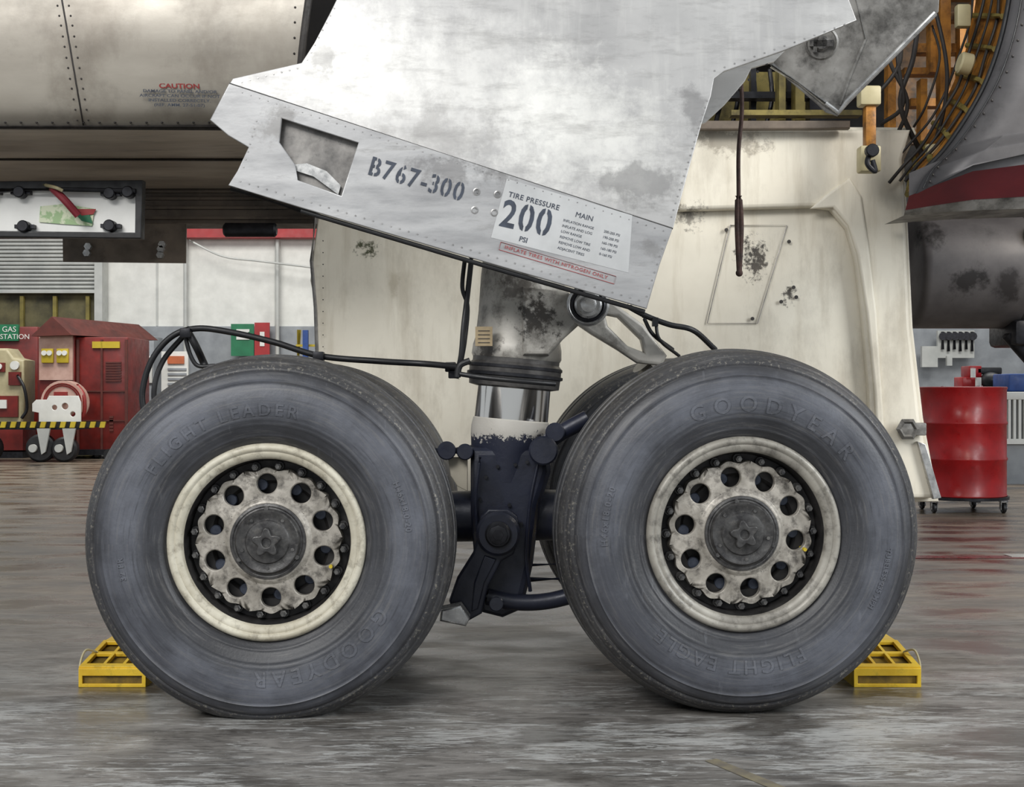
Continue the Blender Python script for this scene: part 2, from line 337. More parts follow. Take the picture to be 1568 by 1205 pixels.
def wheel(name,loc,yaw,spin,h,rimm,texts,seed):
    g=G(name,loc,yaw)
    tm=tyremat('tyre_rubber_%d'%seed,seed);tl=tyremat('tyre_lettering_%d'%seed,seed,7) if texts else None
    mb=MB();mb.lathe(full,(0,0,0),(0,1,0),200,caps=False)
    for v in mb.bm.verts:squash(v.co,h)
    mb.fin('tyre',tm,g,50)
    for (s,th,R,size,spc) in texts:
        ob=textmesh(s,size,.0010,.0018,spc,'CENTER');link(ob)
        dg=bpy.context.evaluated_depsgraph_get();me=bpy.data.meshes.new_from_object(ob.evaluated_get(dg));bpy.data.objects.remove(ob)
        bm=bmesh.new();bm.from_mesh(me)
        bmesh.ops.subdivide_edges(bm,edges=[e for e in bm.edges if e.calc_length()>.015],cuts=2)
        for v in bm.verts:
            x,y,z=v.co;r=R+y;a=math.radians(th)-x/(R+size*.35)
            yy=ysurf(r)-.0004-z;v.co=(r*math.cos(a),yy,r*math.sin(a));squash(v.co,h)
        bm.to_mesh(me);bm.free();me.materials.clear();me.materials.append(tl)
        g.add(link(bpy.data.objects.new('sidewall_lettering',me)))
    MB().lathe([(.290,-.150),(.303,-.160),(.310,-.172),(.312,-.186),(.308,-.197),(.300,-.203),(.292,-.202),(.286,-.195),(.282,-.196),(.276,-.194),(.268,-.190),(.264,-.184),(.262,-.170)],(0,0,0),(0,1,0),128,False).fin('rim_flange',rimm,g,50)
    MB().lathe([(.262,-.171),(.258,-.150),(.255,-.120),(.253,-.10),(.19,-.098),(.18,-.09)],(0,0,0),(0,1,0),96,False).fin('rim_barrel',M_barrel,g,30)
    MB().lathe([(.290,.150),(.303,.160),(.312,.186),(.300,.203),(.284,.196),(.262,.170),(.25,.10),(.24,0),(.24,-.08),(.1,-.075),(.05,-.07)],(0,0,0),(0,1,0),96,False).fin('rim_inner_half',M_barrel,g,30)
    NH=10
    R0=math.radians(spin)
    mb=MB();bm=mb.bm
    ri,ro=.135,.2275;rh=.0325;rc=.181;seg=48
    yf,yb=-.138,-.112
    for kk in range(NH):
        a0=R0+2*math.pi*kk/NH;half_a=math.pi/NH
        O=[];H=[];H2=[]
        for i in range(seg):
            t=2*math.pi*i/seg
            dr,dt=math.cos(t),math.sin(t)
            H.append((rc+rh*dr,rh*dt));H2.append((rc+(rh+.003)*dr,(rh+.003)*dt))
            lo,hi=rh+.003,.12
            def inside(sv):
                x=rc+sv*dr;z=sv*dt;r_=math.hypot(x,z);an=math.atan2(z,x)
                ro_=ro+.005*math.cos(20*an)
                return ri<r_<ro_ and abs(an)<half_a
            for _ in range(26):
                m_=(lo+hi)/2
                if inside(m_):lo=m_
                else:hi=m_
            O.append((rc+lo*dr,lo*dt))
        def put(p,y):
            x=p[0]*math.cos(a0)-p[1]*math.sin(a0);z=p[0]*math.sin(a0)+p[1]*math.cos(a0)
            rr_=math.hypot(x,z)
            return bm.verts.new((x,y-max(0,(.21-rr_))*.12,z))
        o1=[put(p,yf) for p in O];h2=[put(p,yf) for p in H2];h1=[put(p,yf+.003) for p in H];hb=[put(p,yb) for p in H]
        mb.bridge(o1,h2);mb.bridge(h2,h1);mb.bridge(h1,hb)
    n=240;f=[];bk=[]
    for i in range(n):
        a=2*math.pi*i/n;r_=ro+.005*math.cos(20*(a-R0))
        f.append(bm.verts.new((r_*math.cos(a),yf,r_*math.sin(a))));bk.append(bm.verts.new(((r_+.003)*math.cos(a),yb+.01,(r_+.003)*math.sin(a))))
    mb.bridge(f,bk)
    bmesh.ops.remove_doubles(bm,verts=bm.verts,dist=.0006)
    mb.fin('wheel_web',M_web,g,40)
    MB().lathe([(.139,-.1462),(.134,-.149),(.128,-.156),(.122,-.158),(.112,-.158)],(0,0,0),(0,1,0),64,False).fin('web_cone',M_web,g,50)
    mb=MB()
    for k in range(20):
        a=R0+math.pi/20+2*math.pi*k/20;x,z=.2375*math.cos(a),.2375*math.sin(a)
        mb.cyl((x,-.098,z),(x,-.140,z),.0115,n=6,bev=.0015);mb.cyl((x,-.098,z),(x,-.152,z),.006,n=10)
    mb.fin('tie_bolts',M_bolt,g)
    mb=MB()
    for k in range(20):
        a=R0+math.pi/20+2*math.pi*k/20;x,z=.2375*math.cos(a),.2375*math.sin(a)
        mb.cyl((x,-.098,z),(x,-.112,z),.0158,n=16,bev=.001)
    mb.fin('bolt_bosses',M_hub,g)
    MB().lathe([(.121,-.12),(.121,-.157),(.119,-.162),(.112,-.164),(.108,-.162),(.104,-.163),(.101,-.174),(.097,-.178),(.090,-.177),(.078,-.172),(.070,-.173),(.066,-.178),(.052,-.180),(.0001,-.180)],(0,0,0),(0,1,0),96,False).fin('hubcap',M_hub,g,40)
    lob=[]
    for i in range(120):
        a=2*math.pi*i/120;rr=.038+.009*math.cos(5*(a-R0))
        lob.append((rr*math.cos(a),rr*math.sin(a)))
    plate('hubcap_knob',lob,[circ(0,0,.014,20)],Pl((0,-.190,0)).M,.028,M_hub,g,.004)
    mb=MB()
    for k in range(5):
        a=R0+2*math.pi*k/5+.6;x,z=.083*math.cos(a),.083*math.sin(a);mb.cyl((x,-.168,z),(x,-.178,z),.006,n=6)
    for k in range(3):
        a=R0+2*math.pi*k/3;x,z=.105*math.cos(a),.105*math.sin(a);mb.cyl((x,-.158,z),(x,-.174,z),.007,n=12)
    mb.cyl((0,-.17,0),(0,-.190,0),.016,n=6)
    mb.fin('hubcap_bolts',M_bolt,g)
    mb=MB()
    for k in range(NH):
        a=R0+2*math.pi*(k+.2)/NH;x,z=.178*math.cos(a),.178*math.sin(a);mb.cyl((x,-.07,z),(x,-.1,z),.02,n=20,bev=.003)
    mb.fin('brake_pistons',M_piston,g)
    mb=MB();a=R0-2.0;mb.cyl((.213*math.cos(a),-.10,.213*math.sin(a)),(.213*math.cos(a),-.155,.213*math.sin(a)),.006,n=10);mb.fin('valve_cap',M_bright,g)
    return g
YAW=math.radians(2.2)
Lw=(-.778,.225,.557);Rw=(.730,.275,.577)
wheel('aircraft_wheel',Lw,YAW,92,.557,M_cream,[('GOODYEAR',-62,.400,.066,1.5),('FLIGHT LEADER',112,.400,.054,1.45),('H46x18.0-20',15,.44,.026,1.2),('32 PR',190,.44,.026,1.2)],1)
wheel('aircraft_wheel',Rw,YAW,100,.577,M_silver,[('GOODYEAR',76,.392,.070,1.75),('FLIGHT EAGLE',-98,.395,.060,1.35),('H46x18.0-20',172,.44,.028,1.3),('TUBELESS 235 MPH',-18,.45,.022,1.1)],2)
dv=Vector((-math.sin(YAW),math.cos(YAW),0))
for nm,w,h,sd in (('aircraft_wheel',Lw,.557,3),('aircraft_wheel',Rw,.577,4)):
    wheel(nm,tuple(Vector(w)+dv*1.14),YAW+math.pi,20,h,M_silver,[],sd)
# ---------------------------------------------------------------- strut + bogie
g=G('landing_gear_strut')
YS=.79
p0=at(781,660,YS);p1=at(804,395,YS);ax=(p1-p0).normalized();ln=(p1-p0).length
def sp(py):return (660-py)/(660-395)*ln
def rp(w):return w/2*(YS-CAMY)/F
MB().lathe([(rp(100),sp(596)),(rp(138),sp(592)),(rp(141),sp(572)),(rp(141),sp(560)),(rp(133),sp(556)),(rp(133),sp(548))],p0,ax,72).fin('gland_collar',M_band,g)
MB().lathe([(rp(134),sp(550)),(rp(138),sp(546)),(rp(136),sp(532)),(rp(130),sp(520)),(rp(128),sp(480)),(rp(130),sp(430)),(rp(126),sp(350)),(rp(126),sp(240))],p0,ax,72).fin('outer_cylinder',M_strut,g)
mb=MB()
for py,w in ((575,147),(563,144)):mb.lathe([(rp(w-6),sp(py+3)),(rp(w),sp(py+2)),(rp(w),sp(py-2)),(rp(w-6),sp(py-3))],p0,ax,64)
mb.fin('clamp_bands',M_dark,g)
MB().lathe([(rp(113),sp(650)),(rp(113),sp(585))],p0,ax,72).fin('chrome_piston',M_chrome,g)
MB().lathe([(rp(108),sp(735)),(rp(114),sp(690)),(rp(120),sp(665)),(rp(120),sp(655)),(rp(116),sp(643)),(rp(112),sp(641))],p0,ax,72).fin('lower_cylinder',M_flake,g)
def PP(pl,pts):return [pl.u(*p) for p in pts]
pl=Pl((0,.66,0))
plate('brace_lug',PP(pl,[(800,440),(868,448),(888,462),(884,500),(862,520),(840,545),(800,545)]),[],pl.M,.10,M_strut,g,.015)
MB().box(at(728,530,.62),at(754,500,.60)).fin('data_plate',mat('data_plate_tan',(176,158,126),.5,0,(150,132,102),20),g)
mb=MB()
for k in range(4):mb.box(at(732,506+k*6,.6),at(750,507+k*6,.598))
mb.fin('data_plate_lines',M_seam,g)
pl=Pl((0,.79,0))
plate('yoke_body',PP(pl,[(722,682),(838,682),(842,720),(826,770),(815,860),(800,925),(770,938),(738,930),(728,860),(722,780)]),[],pl.M,.26,M_navy,g,.03)
mb=MB();bl=Vector(Lw)+dv*.57;br=Vector(Rw)+dv*.57
mb.cyl(bl+Vector((-.12,0,0)),br+Vector((.12,0,0)),.095,n=40,bev=.02)
for w in (Lw,Rw):
    w=Vector(w);mb.cyl(w-dv*.12,w+dv*1.26,.055,n=32)
    mb.cyl(w+dv*.36,w+dv*.78,.12,n=40,bev=.02)
mb.fin('bogie_beam',M_navy,g)
mb=MB()
for w in (Lw,Rw):
    w=Vector(w)
    mb.cyl(w+dv*-.06,w+dv*.33,.19,n=48,bev=.01);mb.cyl(w+dv*.81,w+dv*1.20,.19,n=48,bev=.01)
mb.fin('brake_stacks',M_dark,g)
pl=Pl((0,.58,0))
plate('torque_link',PP(pl,[(736,790),(748,778),(778,778),(792,790),(796,822),(786,848),(768,858),(748,896),(738,938),(716,950),(694,938),(688,918),(700,884),(724,846),(732,820)]),[],pl.M,.05,M_navy,g,.008)
plate('torque_link_web',PP(Pl((0,.555,0)),[(742,850),(760,856),(742,892),(732,932),(722,936),(726,892)]),[],Pl((0,.555,0)).M,.02,M_navy,g,.005)
q=at(763,816,.56)
mb=MB();mb.cyl(q+Vector((0,.1,0)),q-Vector((0,.045,0)),.078,n=40,bev=.01);mb.fin('link_boss',M_navy,g)
mb=MB();mb.cyl(q,q-Vector((0,.062,0)),.046,n=30,bev=.006)
mb.cyl(q,q-Vector((0,.075,0)),.022,n=6,bev=.003);mb.fin('link_nut',M_dark,g)
mb=MB();mb.lathe([(.028,0),(.034,.004),(.034,.010),(.024,.012)],q-Vector((0,.062,0)),(0,-1,0),8);mb.fin('castle_nut',M_dark,g)
mb=MB()
mb.tube([at(740,912,.66),at(790,922,.66),at(840,920,.66),at(900,905,.66)],.03,n=14)
mb.tube([at(790,866,.7),at(900,862,.7)],.008,sub=1);mb.tube([at(790,888,.7),at(900,885,.7)],.013,sub=1)
mb.tube([at(640,690,.7),at(722,690,.7)],.022,sub=1)
mb.cyl(at(684,690,.64),at(684,690,.76),.034,n=24,bev=.004);mb.cyl(at(712,692,.64),at(712,692,.76),.03,n=24,bev=.004)
mb.cyl(at(760,925,.52),at(760,925,.66),.026,n=20,bev=.003)
mb.tube([at(826,690,.62),at(850,668,.62),at(900,640,.62)],.03,n=12)
mb.cyl(at(832,690,.55),at(832,690,.70),.052,n=28,bev=.006);mb.cyl(at(850,662,.58),at(850,662,.70),.035,n=24,bev=.004)
mb.tube([at(826,700,.60),at(812,770,.60),at(806,850,.62),at(812,905,.66)],.007);mb.tube([at(735,700,.63),at(728,770,.62),at(734,850,.62)],.006)
mb.fin('brake_rods',M_navy,g)
pl=Pl((0,.7,0))
plate('rod_bracket',PP(pl,[(686,700),(716,700),(716,752),(700,744),(690,728)]),[],pl.M,.02,mat('bracket_cream',(196,188,170),.5),g,.003)
pl=Pl((0,.5,0))
plate('jack_pad_pointer',PP(pl,[(676,930),(706,924),(720,944),(714,956),(674,948)]),[],pl.M,.09,M_alum,g,.008)
mb=MB()
for a in range(9):
    px=735+a*9;py=random.uniform(700,900);q=at(px,py,.655);mb.cyl(q,q-Vector((0,.008,0)),.007,n=6)
mb.fin('yoke_bolts',M_dark,g)
pl=Pl((0,.62,0))
plate('side_brace_arm',PP(pl,[(872,470),(880,450),(900,440),(925,452),(952,474),(985,498),(1020,545),(1012,560),(975,556),(945,536),(905,512),(880,495)]),[PP(pl,[(925,482),(945,486),(980,520),(985,540),(960,530),(930,500)])],pl.M,.07,M_strut,g,.012)
q=at(900,467,.60)
MB().lathe([(.072,-.02),(.076,.0),(.076,.02),(.068,.028),(.060,.024),(.052,.018),(.05,.03),(.042,.036),(.03,.034),(.028,.05),(.018,.054),(.0001,.054)],q,(0,-1,0),48).fin('brace_bearing',M_alum,g)
MB().lathe([(.058,.02),(.062,.030),(.056,.034),(.05,.024)],q,(0,-1,0),40).fin('bearing_ring',M_dark,g)
mb=MB();mb.tube([at(985,556,.75),at(1040,620,.8),at(1080,700,.85)],.05,n=16);mb.fin('lower_brace',M_strut,g)
g.done()
g=G('brake_hose')
mb=MB();y=.78
mb.tube([at(222,640,y),at(218,600,y),at(232,552,y),(at(262,516,y)),at(300,503,y),at(350,508,y),at(420,524,y),at(490,545,y),at(580,553,y),at(650,557,y),at(705,562,y-.1)],.0115,n=12)
mb.tube([at(240,640,y),at(236,596,y),at(250,552,y+.03),at(285,510,y+.03)],.010,n=10)
mb.tube([at(285,503,y),at(300,530,y),at(312,556,y+.05),at(322,580,y)],.014,n=10)
mb.tube([at(290,500,y),at(285,520,y),at(300,558,y),at(330,560,y)],.008,n=10)
mb.fin('hose_lines',M_black,g)
mb=MB()
for px,py in ((285,510),(488,546),(690,562),(695,572)):
    q=at(px,py,y-.01);mb.box(q-Vector((.02,.02,.018)),q+Vector((.02,.02,.018)),bev=.004)
mb.fin('hose_clamps',M_dark,g)
mb=MB();mb.tube([at(722,395,.62),at(716,450,.62),at(710,500,.60),at(706,545,.60),at(700,570,.62)],.010)
mb.tube([at(712,395,.64),at(708,440,.62),at(716,470,.62),at(712,520,.60),at(706,556,.62)],.008)
mb.tube([at(700,572,.60),at(740,578,.57),at(800,584,.56),at(850,588,.6)],.009)
mb.tube([at(700,580,.60),at(704,560,.6),at(720,552,.6)],.012)
mb.fin('riser_lines',M_black,g)
mb=MB();y=.5
mb.tube([at(960,468,y),at(990,484,y),at(1025,497,y),at(1062,506,y),at(1095,535,y+.1)],.010)
mb.tube([at(985,485,y),at(1000,512,y),at(1030,535,y+.1)],.007);mb.tube([at(1004,490,y),at(1010,520,y),at(1040,545,y+.1)],.006)
mb.box(at(998,500,y),at(1008,486,y-.03))
mb.fin('right_lines',M_black,g);g.done()
# ---------------------------------------------------------------- gear door
g=G('landing_gear_door')
pb=Pl((0,.30,0))
c0=pb.w(352,128);c1=pb.w(1030,350);cd=(c1-c0).normalized()
N=Matrix.Rotation(math.radians(-7),3,cd)@Vector((0,-1,0))
if N.z<0:N=Matrix.Rotation(math.radians(7),3,cd)@Vector((0,-1,0))
pu=Pl(c0,(1,0,0),N)
plate('upper_skin',PP(pu,[(352,129),(357,121),(462,97),(482,66),(506,20),(540,-50),(1270,-50),(1299,0),(1311,32),(1200,78),(1108,110),(1093,121),(1088,148),(1074,190),(1052,268),(1030,351)]),[],pu.M,.014,M_door,g,.003)
plate('lower_skin',PP(pb,[(352,127),(1030,349),(1010,405),(990,473),(735,399),(460,318),(350,284),(364,262),(381,226),(350,208),(322,184)]),[PP(pb,[(432,182),(549,219),(523,300),(490,288),(456,276),(452,252),(428,218)])],pb.M,.014,M_doorband,g,.003)
pr=Pl((0,.335,0))
plate('recess_back',PP(pr,[(420,170),(560,208),(535,315),(440,290)]),[],pr.M,.006,M_recess,g)
plate('recess_torn_edge',PP(Pl((0,.318,0)),[(450,252),(470,250),(500,262),(522,284),(518,298),(480,270),(455,262)]),[],Pl((0,.318,0)).M,.004,M_alum,g)
mb=MB()
mb.tube([pb.w(352,288)+Vector((0,.012,0)),pb.w(460,322)+Vector((0,.012,0)),pb.w(735,404)+Vector((0,.012,0)),pb.w(988,477)+Vector((0,.012,0))],.008,sub=1)
mb.fin('rubber_seal',M_black,g)
mb=MB()
mb.tube([c0-Vector((0,.006,0)),c1-Vector((0,.006,0))],.0025,sub=1);mb.fin('crease_joint',M_crease,g)
mb=MB()
def riv(mb,pl,a,b,n,r=.003):
    for i in range(n):
        t=(i+.5)/n;q=pl.w(a[0]+(b[0]-a[0])*t,a[1]+(b[1]-a[1])*t)+pl.N*.006;mb.cyl(q,q+pl.N*.0025,r,n=8)
riv(mb,pb,(362,276),(985,462),46);riv(mb,pb,(365,140),(1022,356),50,.0022);riv(mb,pu,(1084,150),(1026,338),18)
riv(mb,pb,(1020,362),(988,460),8);riv(mb,pu,(1086,112),(1300,36),14);riv(mb,pb,(395,180),(372,262),7)
riv(mb,pu,(365,128),(462,104),8);riv(mb,pu,(468,98),(515,8),8)
for px,py in ((730,294),(762,298),(727,322),(757,326)):
    q=pb.w(px,py)+pb.N*.006;mb.lathe([(.013,0),(.013,.002),(.009,.003),(.0085,.001),(.0001,.001)],q,pb.N,20)
mb.fin('door_rivets',M_crease,g)
plate('placard',PP(pb,[(776,274),(968,330),(962,418),(752,364)]),[],pb.M@Matrix.Translation((0,0,.0075)),.001,M_decal,g)
A=-15.5;D=.0085
stencil('stencil_type','B767-300',pb,564,267,-16.2,.088,M_ink,g,.0014,D,.84,.0090,.006)
text('stencil_tyre_pressure','TIRE PRESSURE',pb,778,301,A,.0245,M_ink,g,off=D,space=1.1,bold=.0003)
stencil('stencil_200','200',pb,764,345,-13,.128,M_ink,g,.0024,D,.82,.010,.009)
text('stencil_psi','PSI',pb,794,369,A,.024,M_ink,g,off=D,bold=.0003)
text('stencil_main','MAIN',pb,880,332,A,.025,M_ink,g,off=D)
rows=[('INFLATION RANGE','200-205 PSI'),('INFLATE AND LOG','190-200 PSI'),('LOW RANGE','160-190 PSI'),('REMOVE LOW TIRE','160-180 PSI'),('REMOVE LOW AND','0-160 PSI'),('ADJACENT TIRES','')]
for i,(a,bb) in enumerate(rows):
    text('placard_row',a,pb,862-i*1.8,339+i*8.4,A,.0122,M_ink,g,off=D,ext=.0003)
    if bb:text('placard_value',bb,pb,924-i*1.8,356+i*8.6,A,.0122,M_ink,g,off=D,ext=.0003,sx=.95)
text('nitrogen_note','INFLATE TIRES WITH NITROGEN ONLY',pb,772,380.5,-16.7,.0170,M_redink,g,off=D,space=1.12,sx=1.08)
NB=[(767,371),(943,423.5),(940,435),(764,382.5)]
mb=MB();mb.tube([pb.w(*p)+pb.N*.0085 for p in NB+NB[:1]],.0010,n=6,sub=1);mb.fin('nitrogen_box',M_redink,g)
mb=MB();mb.tube([pb.w(800,300)+Vector((0,.03,0)),at(805,300,.70)],.05,sub=1);mb.tube([pb.w(860,400)+Vector((0,.03,0)),at(835,400,.70)],.03,sub=1);mb.fin('door_attach_links',M_dark,g)
g.done()
g=G('strut_fairing_panel')
pl=Pl((0,.75,0))
plate('skin',PP(pl,[(1040,60),(1210,70),(1185,95),(1150,105),(1140,125),(1110,160),(1080,188),(1040,200)]),[],pl.M,.02,M_door,g,.003)
mb=MB();riv(mb,pl,(1085,178),(1180,92),7,.005);mb.fin('panel_rivets',M_seam,g);g.done()
g=G('hinged_access_panel')
pl=Pl(at(1300,90,1.0),(1,0.0,0),(-.25,-1,-.25))
plate('panel_skin',PP(pl,[(1178,98),(1300,-60),(1440,-40),(1437,18),(1290,165),(1282,178),(1264,172),(1252,160)]),[],pl.M,.02,M_dirty,g,.004)
mb=MB()
e=[pl.w(*p)+pl.N*.012 for p in ((1182,100),(1264,158),(1284,172),(1296,156),(1432,20))]
mb.tube(e,.011,sub=1);mb.fin('panel_edge',M_alum,g)
mb=MB();e=[pl.w(*p)+pl.N*.011 for p in ((1300,-40),(1325,60),(1300,120),(1286,160))];mb.tube(e,.006,sub=1)
q=pl.w(1258,66);mb.lathe([(.06,0),(.065,.010),(.058,.016),(.052,.008)],q,pl.N,32,False);mb.fin('panel_stiffener',M_dirty,g)
mb=MB();mb.lathe([(.028,0),(.030,.02),(.022,.03),(.0001,.03)],q,pl.N,20);mb.box((-.045,-.012,0),(.045,.012,.03),Matrix.Translation(q-pl.P)@pl.M);mb.box((-.03,-.035,0),(-.015,.03,.03),Matrix.Translation(q-pl.P)@pl.M);mb.fin('panel_latch',M_bolt,g)
mb=MB();riv(mb,pl,(1205,100),(1262,145),6,.006);riv(mb,pl,(1300,130),(1420,14),9,.006);mb.fin('panel_rivets',M_seam,g)
g.done()
g=G('hanging_strap')
mb=MB()
a=at(1134,108,.9);bq=at(1131,300,.9);cq=at(1132,418,.9)
mb.tube([a,at(1136,170,.9),at(1131,230,.9),bq],.008)
mb.tube([bq+Vector((.004,0,0)),at(1135,350,.9),cq],.010);mb.tube([bq-Vector((.004,0,0)),at(1129,350,.9),cq],.010)
mb.ball(cq,.014)
mb.fin('braided_strap',M_rope,g);g.done()
# ---------------------------------------------------------------- flap (upper left)
g=G('wing_flap')
prof=[(1.5,3.6),(1.1,3.35),(.86,3.0),(.76,2.65),(.74,2.4),(.77,2.22),(.83,2.10),(.90,2.045)]
pr2=cr(prof,6)
xr0=at(478,0,.76).x
def xe(z):return xr0-.07*max(0,(2.55-z))/.5
rows=[]
for v in pr2:
    r=[];e=xe(v.y)
    for k in range(13):r.append((-4.2+(e+4.2)*k/12,v.x,v.y))
    rows.append(r)
MB().surf(rows).fin('nose_skin',M_flap,g,60)
mb=MB()
zu=2.03
mb.box((-4.2,.905,zu),(at(470,200,.9).x,2.3,zu+.06));mb.fin('underside_panel',M_flapu,g)
mb=MB();mb.tube([(-4.2,.895,2.038),(xe(2.03)-.01,.895,2.038)],.013,sub=1)
mb.tube([Vector((xe(v.y)+.0,v.x,v.y)) for v in pr2],.014,sub=1)
mb.tube([(-4.2,1.5,2.026),(at(470,200,1.5).x,1.5,2.026)],.008,sub=1)
mb.fin('edge_seals',M_seam,g)
def fl(px,py):
    best=None
    for i in range(len(pr2)-1):
        for k in range(6):
            v=pr2[i].lerp(pr2[i+1],k/6)
            e=abs(CY-(v.y-CAMZ)*F/(v.x-CAMY)-py)
            if best is None or e<best[0]:
                t=(pr2[i+1]-pr2[i]).normalized();best=(e,v,t)
    v=best[1];return Vector(((px-CX)*(v.x-CAMY)/F,v.x,v.y)),best[2]
mb=MB()
pts=[]
for py in range(-40,196,8):
    q,t=fl(95+(py)*.17,py);pts.append(q+Vector((0,-.001,0)))
    if (py//8)%2:
        for dx in (-.02,.022):mb.ball(q+Vector((dx,0,0)),.004,8)
for i in range(20):
    q,t=fl(8+i*24,187);mb.ball(q,.005,8)
for i in range(7):
    q,t=fl(452-i*.5,10+i*24);mb.ball(q,.0045,8)
mb.fin('skin_rivets',M_seam,g)
mb=MB();mb.tube(pts,.003,sub=1);mb.fin('skin_joint',M_seam,g)
q,t=fl(275,140)
Nf=Vector((0,-1,-.18)).normalized();pf=Pl(q+Nf*.004,(1,0,0),Nf)
text('caution_title','CAUTION',pf,275,135,-1,.024,M_redink2,g,align='CENTER',bold=.0006,off=.003,sx=1.4)
for i,s_ in enumerate(('DAMAGE TO PANEL AND/OR','AIRCRAFT CAN OCCUR IF NOT','INSTALLED CORRECTLY.','(REF. AMM. 27-51-07)')):
    text('caution_text',s_,pf,276,142+i*7,-1,.0155,M_ink,g,align='CENTER',off=.004+i*.002,bold=.0002,sx=1.35)
g.done()
g=G('wing_underside')
mb=MB()
mb.box((-4.5,2.35,1.865),(at(484,300,2.35).x,2.55,2.06));mb.fin('rear_spar_beam',M_brown,g)
mb=MB()
for z in (1.89,1.94,1.985,2.02):mb.box((-4.5,2.325,z-.006),(at(484,300,2.33).x,2.352,z+.006))
mb.fin('beam_ridges',M_brown,g)
mb=MB();mb.box((-4.5,2.0,2.75),(.86,5.2,2.85));mb.box((-.95,1.3,2.2),(-.3,1.5,3.4));mb.fin('lower_skin',M_well,g)
mb=MB();q=at(380,352,2.3);mb.cyl(q-Vector((.12,0,0)),q+Vector((.14,0,0)),.035,n=20,bev=.01);mb.fin('actuator_fitting',M_dark,g)
pl=Pl((0,2.2,0))
plate('hanging_plate',PP(pl,[(96,340),(286,343),(285,403),(97,401)]),[],pl.M,.015,M_brown,g,.003)
mb=MB()
for px,py in ((137,378),(248,382),(135,388),(247,391),(250,375)):q=pl.w(px,py);mb.cyl(q,q-Vector((0,.03,0)),.018,n=6)
mb.fin('plate_bolts',M_alum,g);g.done()
g=G('open_access_panel')
pl=Pl((0,1.3,0))
plate('frame',PP(pl,[(-40,279),(221,277),(219,366),(-40,363)]),[PP(pl,[(-30,290),(210,292),(209,357),(-30,354)])],pl.M,.05,M_black,g,.004)
pl2=Pl((0,1.315,0))
plate('inner_panel',PP(pl2,[(-38,284),(215,284),(214,362),(-38,358)]),[],pl2.M,.01,mat('access_panel_white',(250,250,246),.5,0,(236,236,232),5),g)
pl3=Pl((0,1.305,0))
plate('green_placard',PP(pl3,[(62,316),(100,312),(145,320),(141,346),(95,343),(60,340)]),[],pl3.M,.004,mat('placard_pale_green',(160,190,140),.5,0,(216,224,194),26,thr=(.45,.52)),g)
plate('green_mark',PP(Pl((0,1.30,0)),[(115,327),(135,322),(142,342),(125,338)]),[],Pl((0,1.30,0)).M,.003,M_green,g)
plate('red_mark',PP(Pl((0,1.299,0)),[(118,320),(147,320),(143,328),(125,330)]),[],Pl((0,1.299,0)).M,.003,M_signred,g)
mb=MB();mb.tube([at(80,288,1.25),at(98,305,1.22),at(120,330,1.24)],.016);mb.fin('red_streamer',mat('streamer_maroon',(130,36,48),.6),g)
mb=MB();mb.tube([at(68,283,1.28),at(85,287,1.2),at(96,292,1.2)],.007);mb.fin('streamer_hook',M_tan,g)
mb=MB()
for px,py in ((41,348),(172,347),(35,296),(172,298),(200,296),(-10,296)):
    q=at(px,py,1.31);mb.cyl(q,q-Vector((0,.05,0)),.024,n=18,bev=.004);mb.box(q-Vector((.04,.03,.008)),q+Vector((.04,0,.008)))
mb.tube([at(0,292,1.27),at(90,290,1.27),at(208,292,1.27)],.009,sub=1)
mb.fin('latches',M_dark,g)
g.done()
# ---------------------------------------------------------------- body gear door
g=G('fuselage_gear_door')
pl=Pl((0,2.2,0))
plate('door_skin',PP(pl,[(492,300),(480,392),(476,430),(484,470),(486,560),(486,768),(1436,768),(1412,640),(1396,500),(1388,330),(1383,246),(1402,205),(1398,196),(492,190)]),[],pl.M,.04,M_body,g,.008)
pf=Pl((0,2.15,0))
plate('raised_frame',PP(pf,[(1035,198),(1392,200),(1379,246),(1384,332),(1391,500),(1406,640),(1428,762),(1330,762),(1328,600),(1318,480),(1308,400),(1294,350),(1270,322),(1240,318),(1035,324)]),[],pf.M,.07,M_body,g,.02)
plate('upper_lip',PP(Pl((0,2.06,0)),[(1030,186),(1300,186),(1300,198),(1030,200)]),[],Pl((0,2.06,0)).M,.05,M_brown,g,.006)
plate('diagonal_web',PP(Pl((0,2.11,0)),[(1240,320),(1262,300),(1300,272),(1318,300),(1330,380),(1342,480),(1350,600),(1360,762),(1346,762),(1338,600),(1326,480),(1312,390),(1298,345),(1275,318)]),[],Pl((0,2.11,0)).M,.03,M_body,g,.012)
pq=Pl((0,2.172,0))
mb=MB();mb.tube([pq.w(*p) for p in ((1118,345),(1205,345),(1160,495),(1083,495),(1118,345))],.0025,sub=1)
mb.tube([pl.w(484,330)-Vector((0,.02,0)),pl.w(478,400)-Vector((0,.02,0)),pl.w(484,470)-Vector((0,.02,0)),pl.w(487,560)-Vector((0,.02,0))],.009,sub=1)
mb.fin('access_outline',M_recess,g)
mb=MB();q=at(1388,657,2.08)
mb.lathe([(.05,0),(.055,.02),(.04,.03),(.03,.022),(.0001,.03)],q,(0,-1,0),6);mb.box(q+Vector((-.03,-.02,-.03)),q+Vector((.09,.02,.03)),bev=.006);mb.fin('door_latch',M_dirty,g)
mb=MB();riv(mb,Pl((0,2.17,0)),(495,360),(495,540),10,.003)
for p in ((1112,352),(1208,370),(1152,488),(1196,462),(1215,440),(1219,455)):
    q=at(p[0],p[1],2.17);mb.cyl(q,q-Vector((0,.006,0)),.009,n=10)
mb.fin('door_rivets',M_seam,g)
plate('skirt_seal',PP(Pl((0,2.10,0)),[(1404,676),(1416,680),(1440,762),(1428,764)]),[],Pl((0,2.10,0)).M,.03,M_alum,g,.003)
g.done()
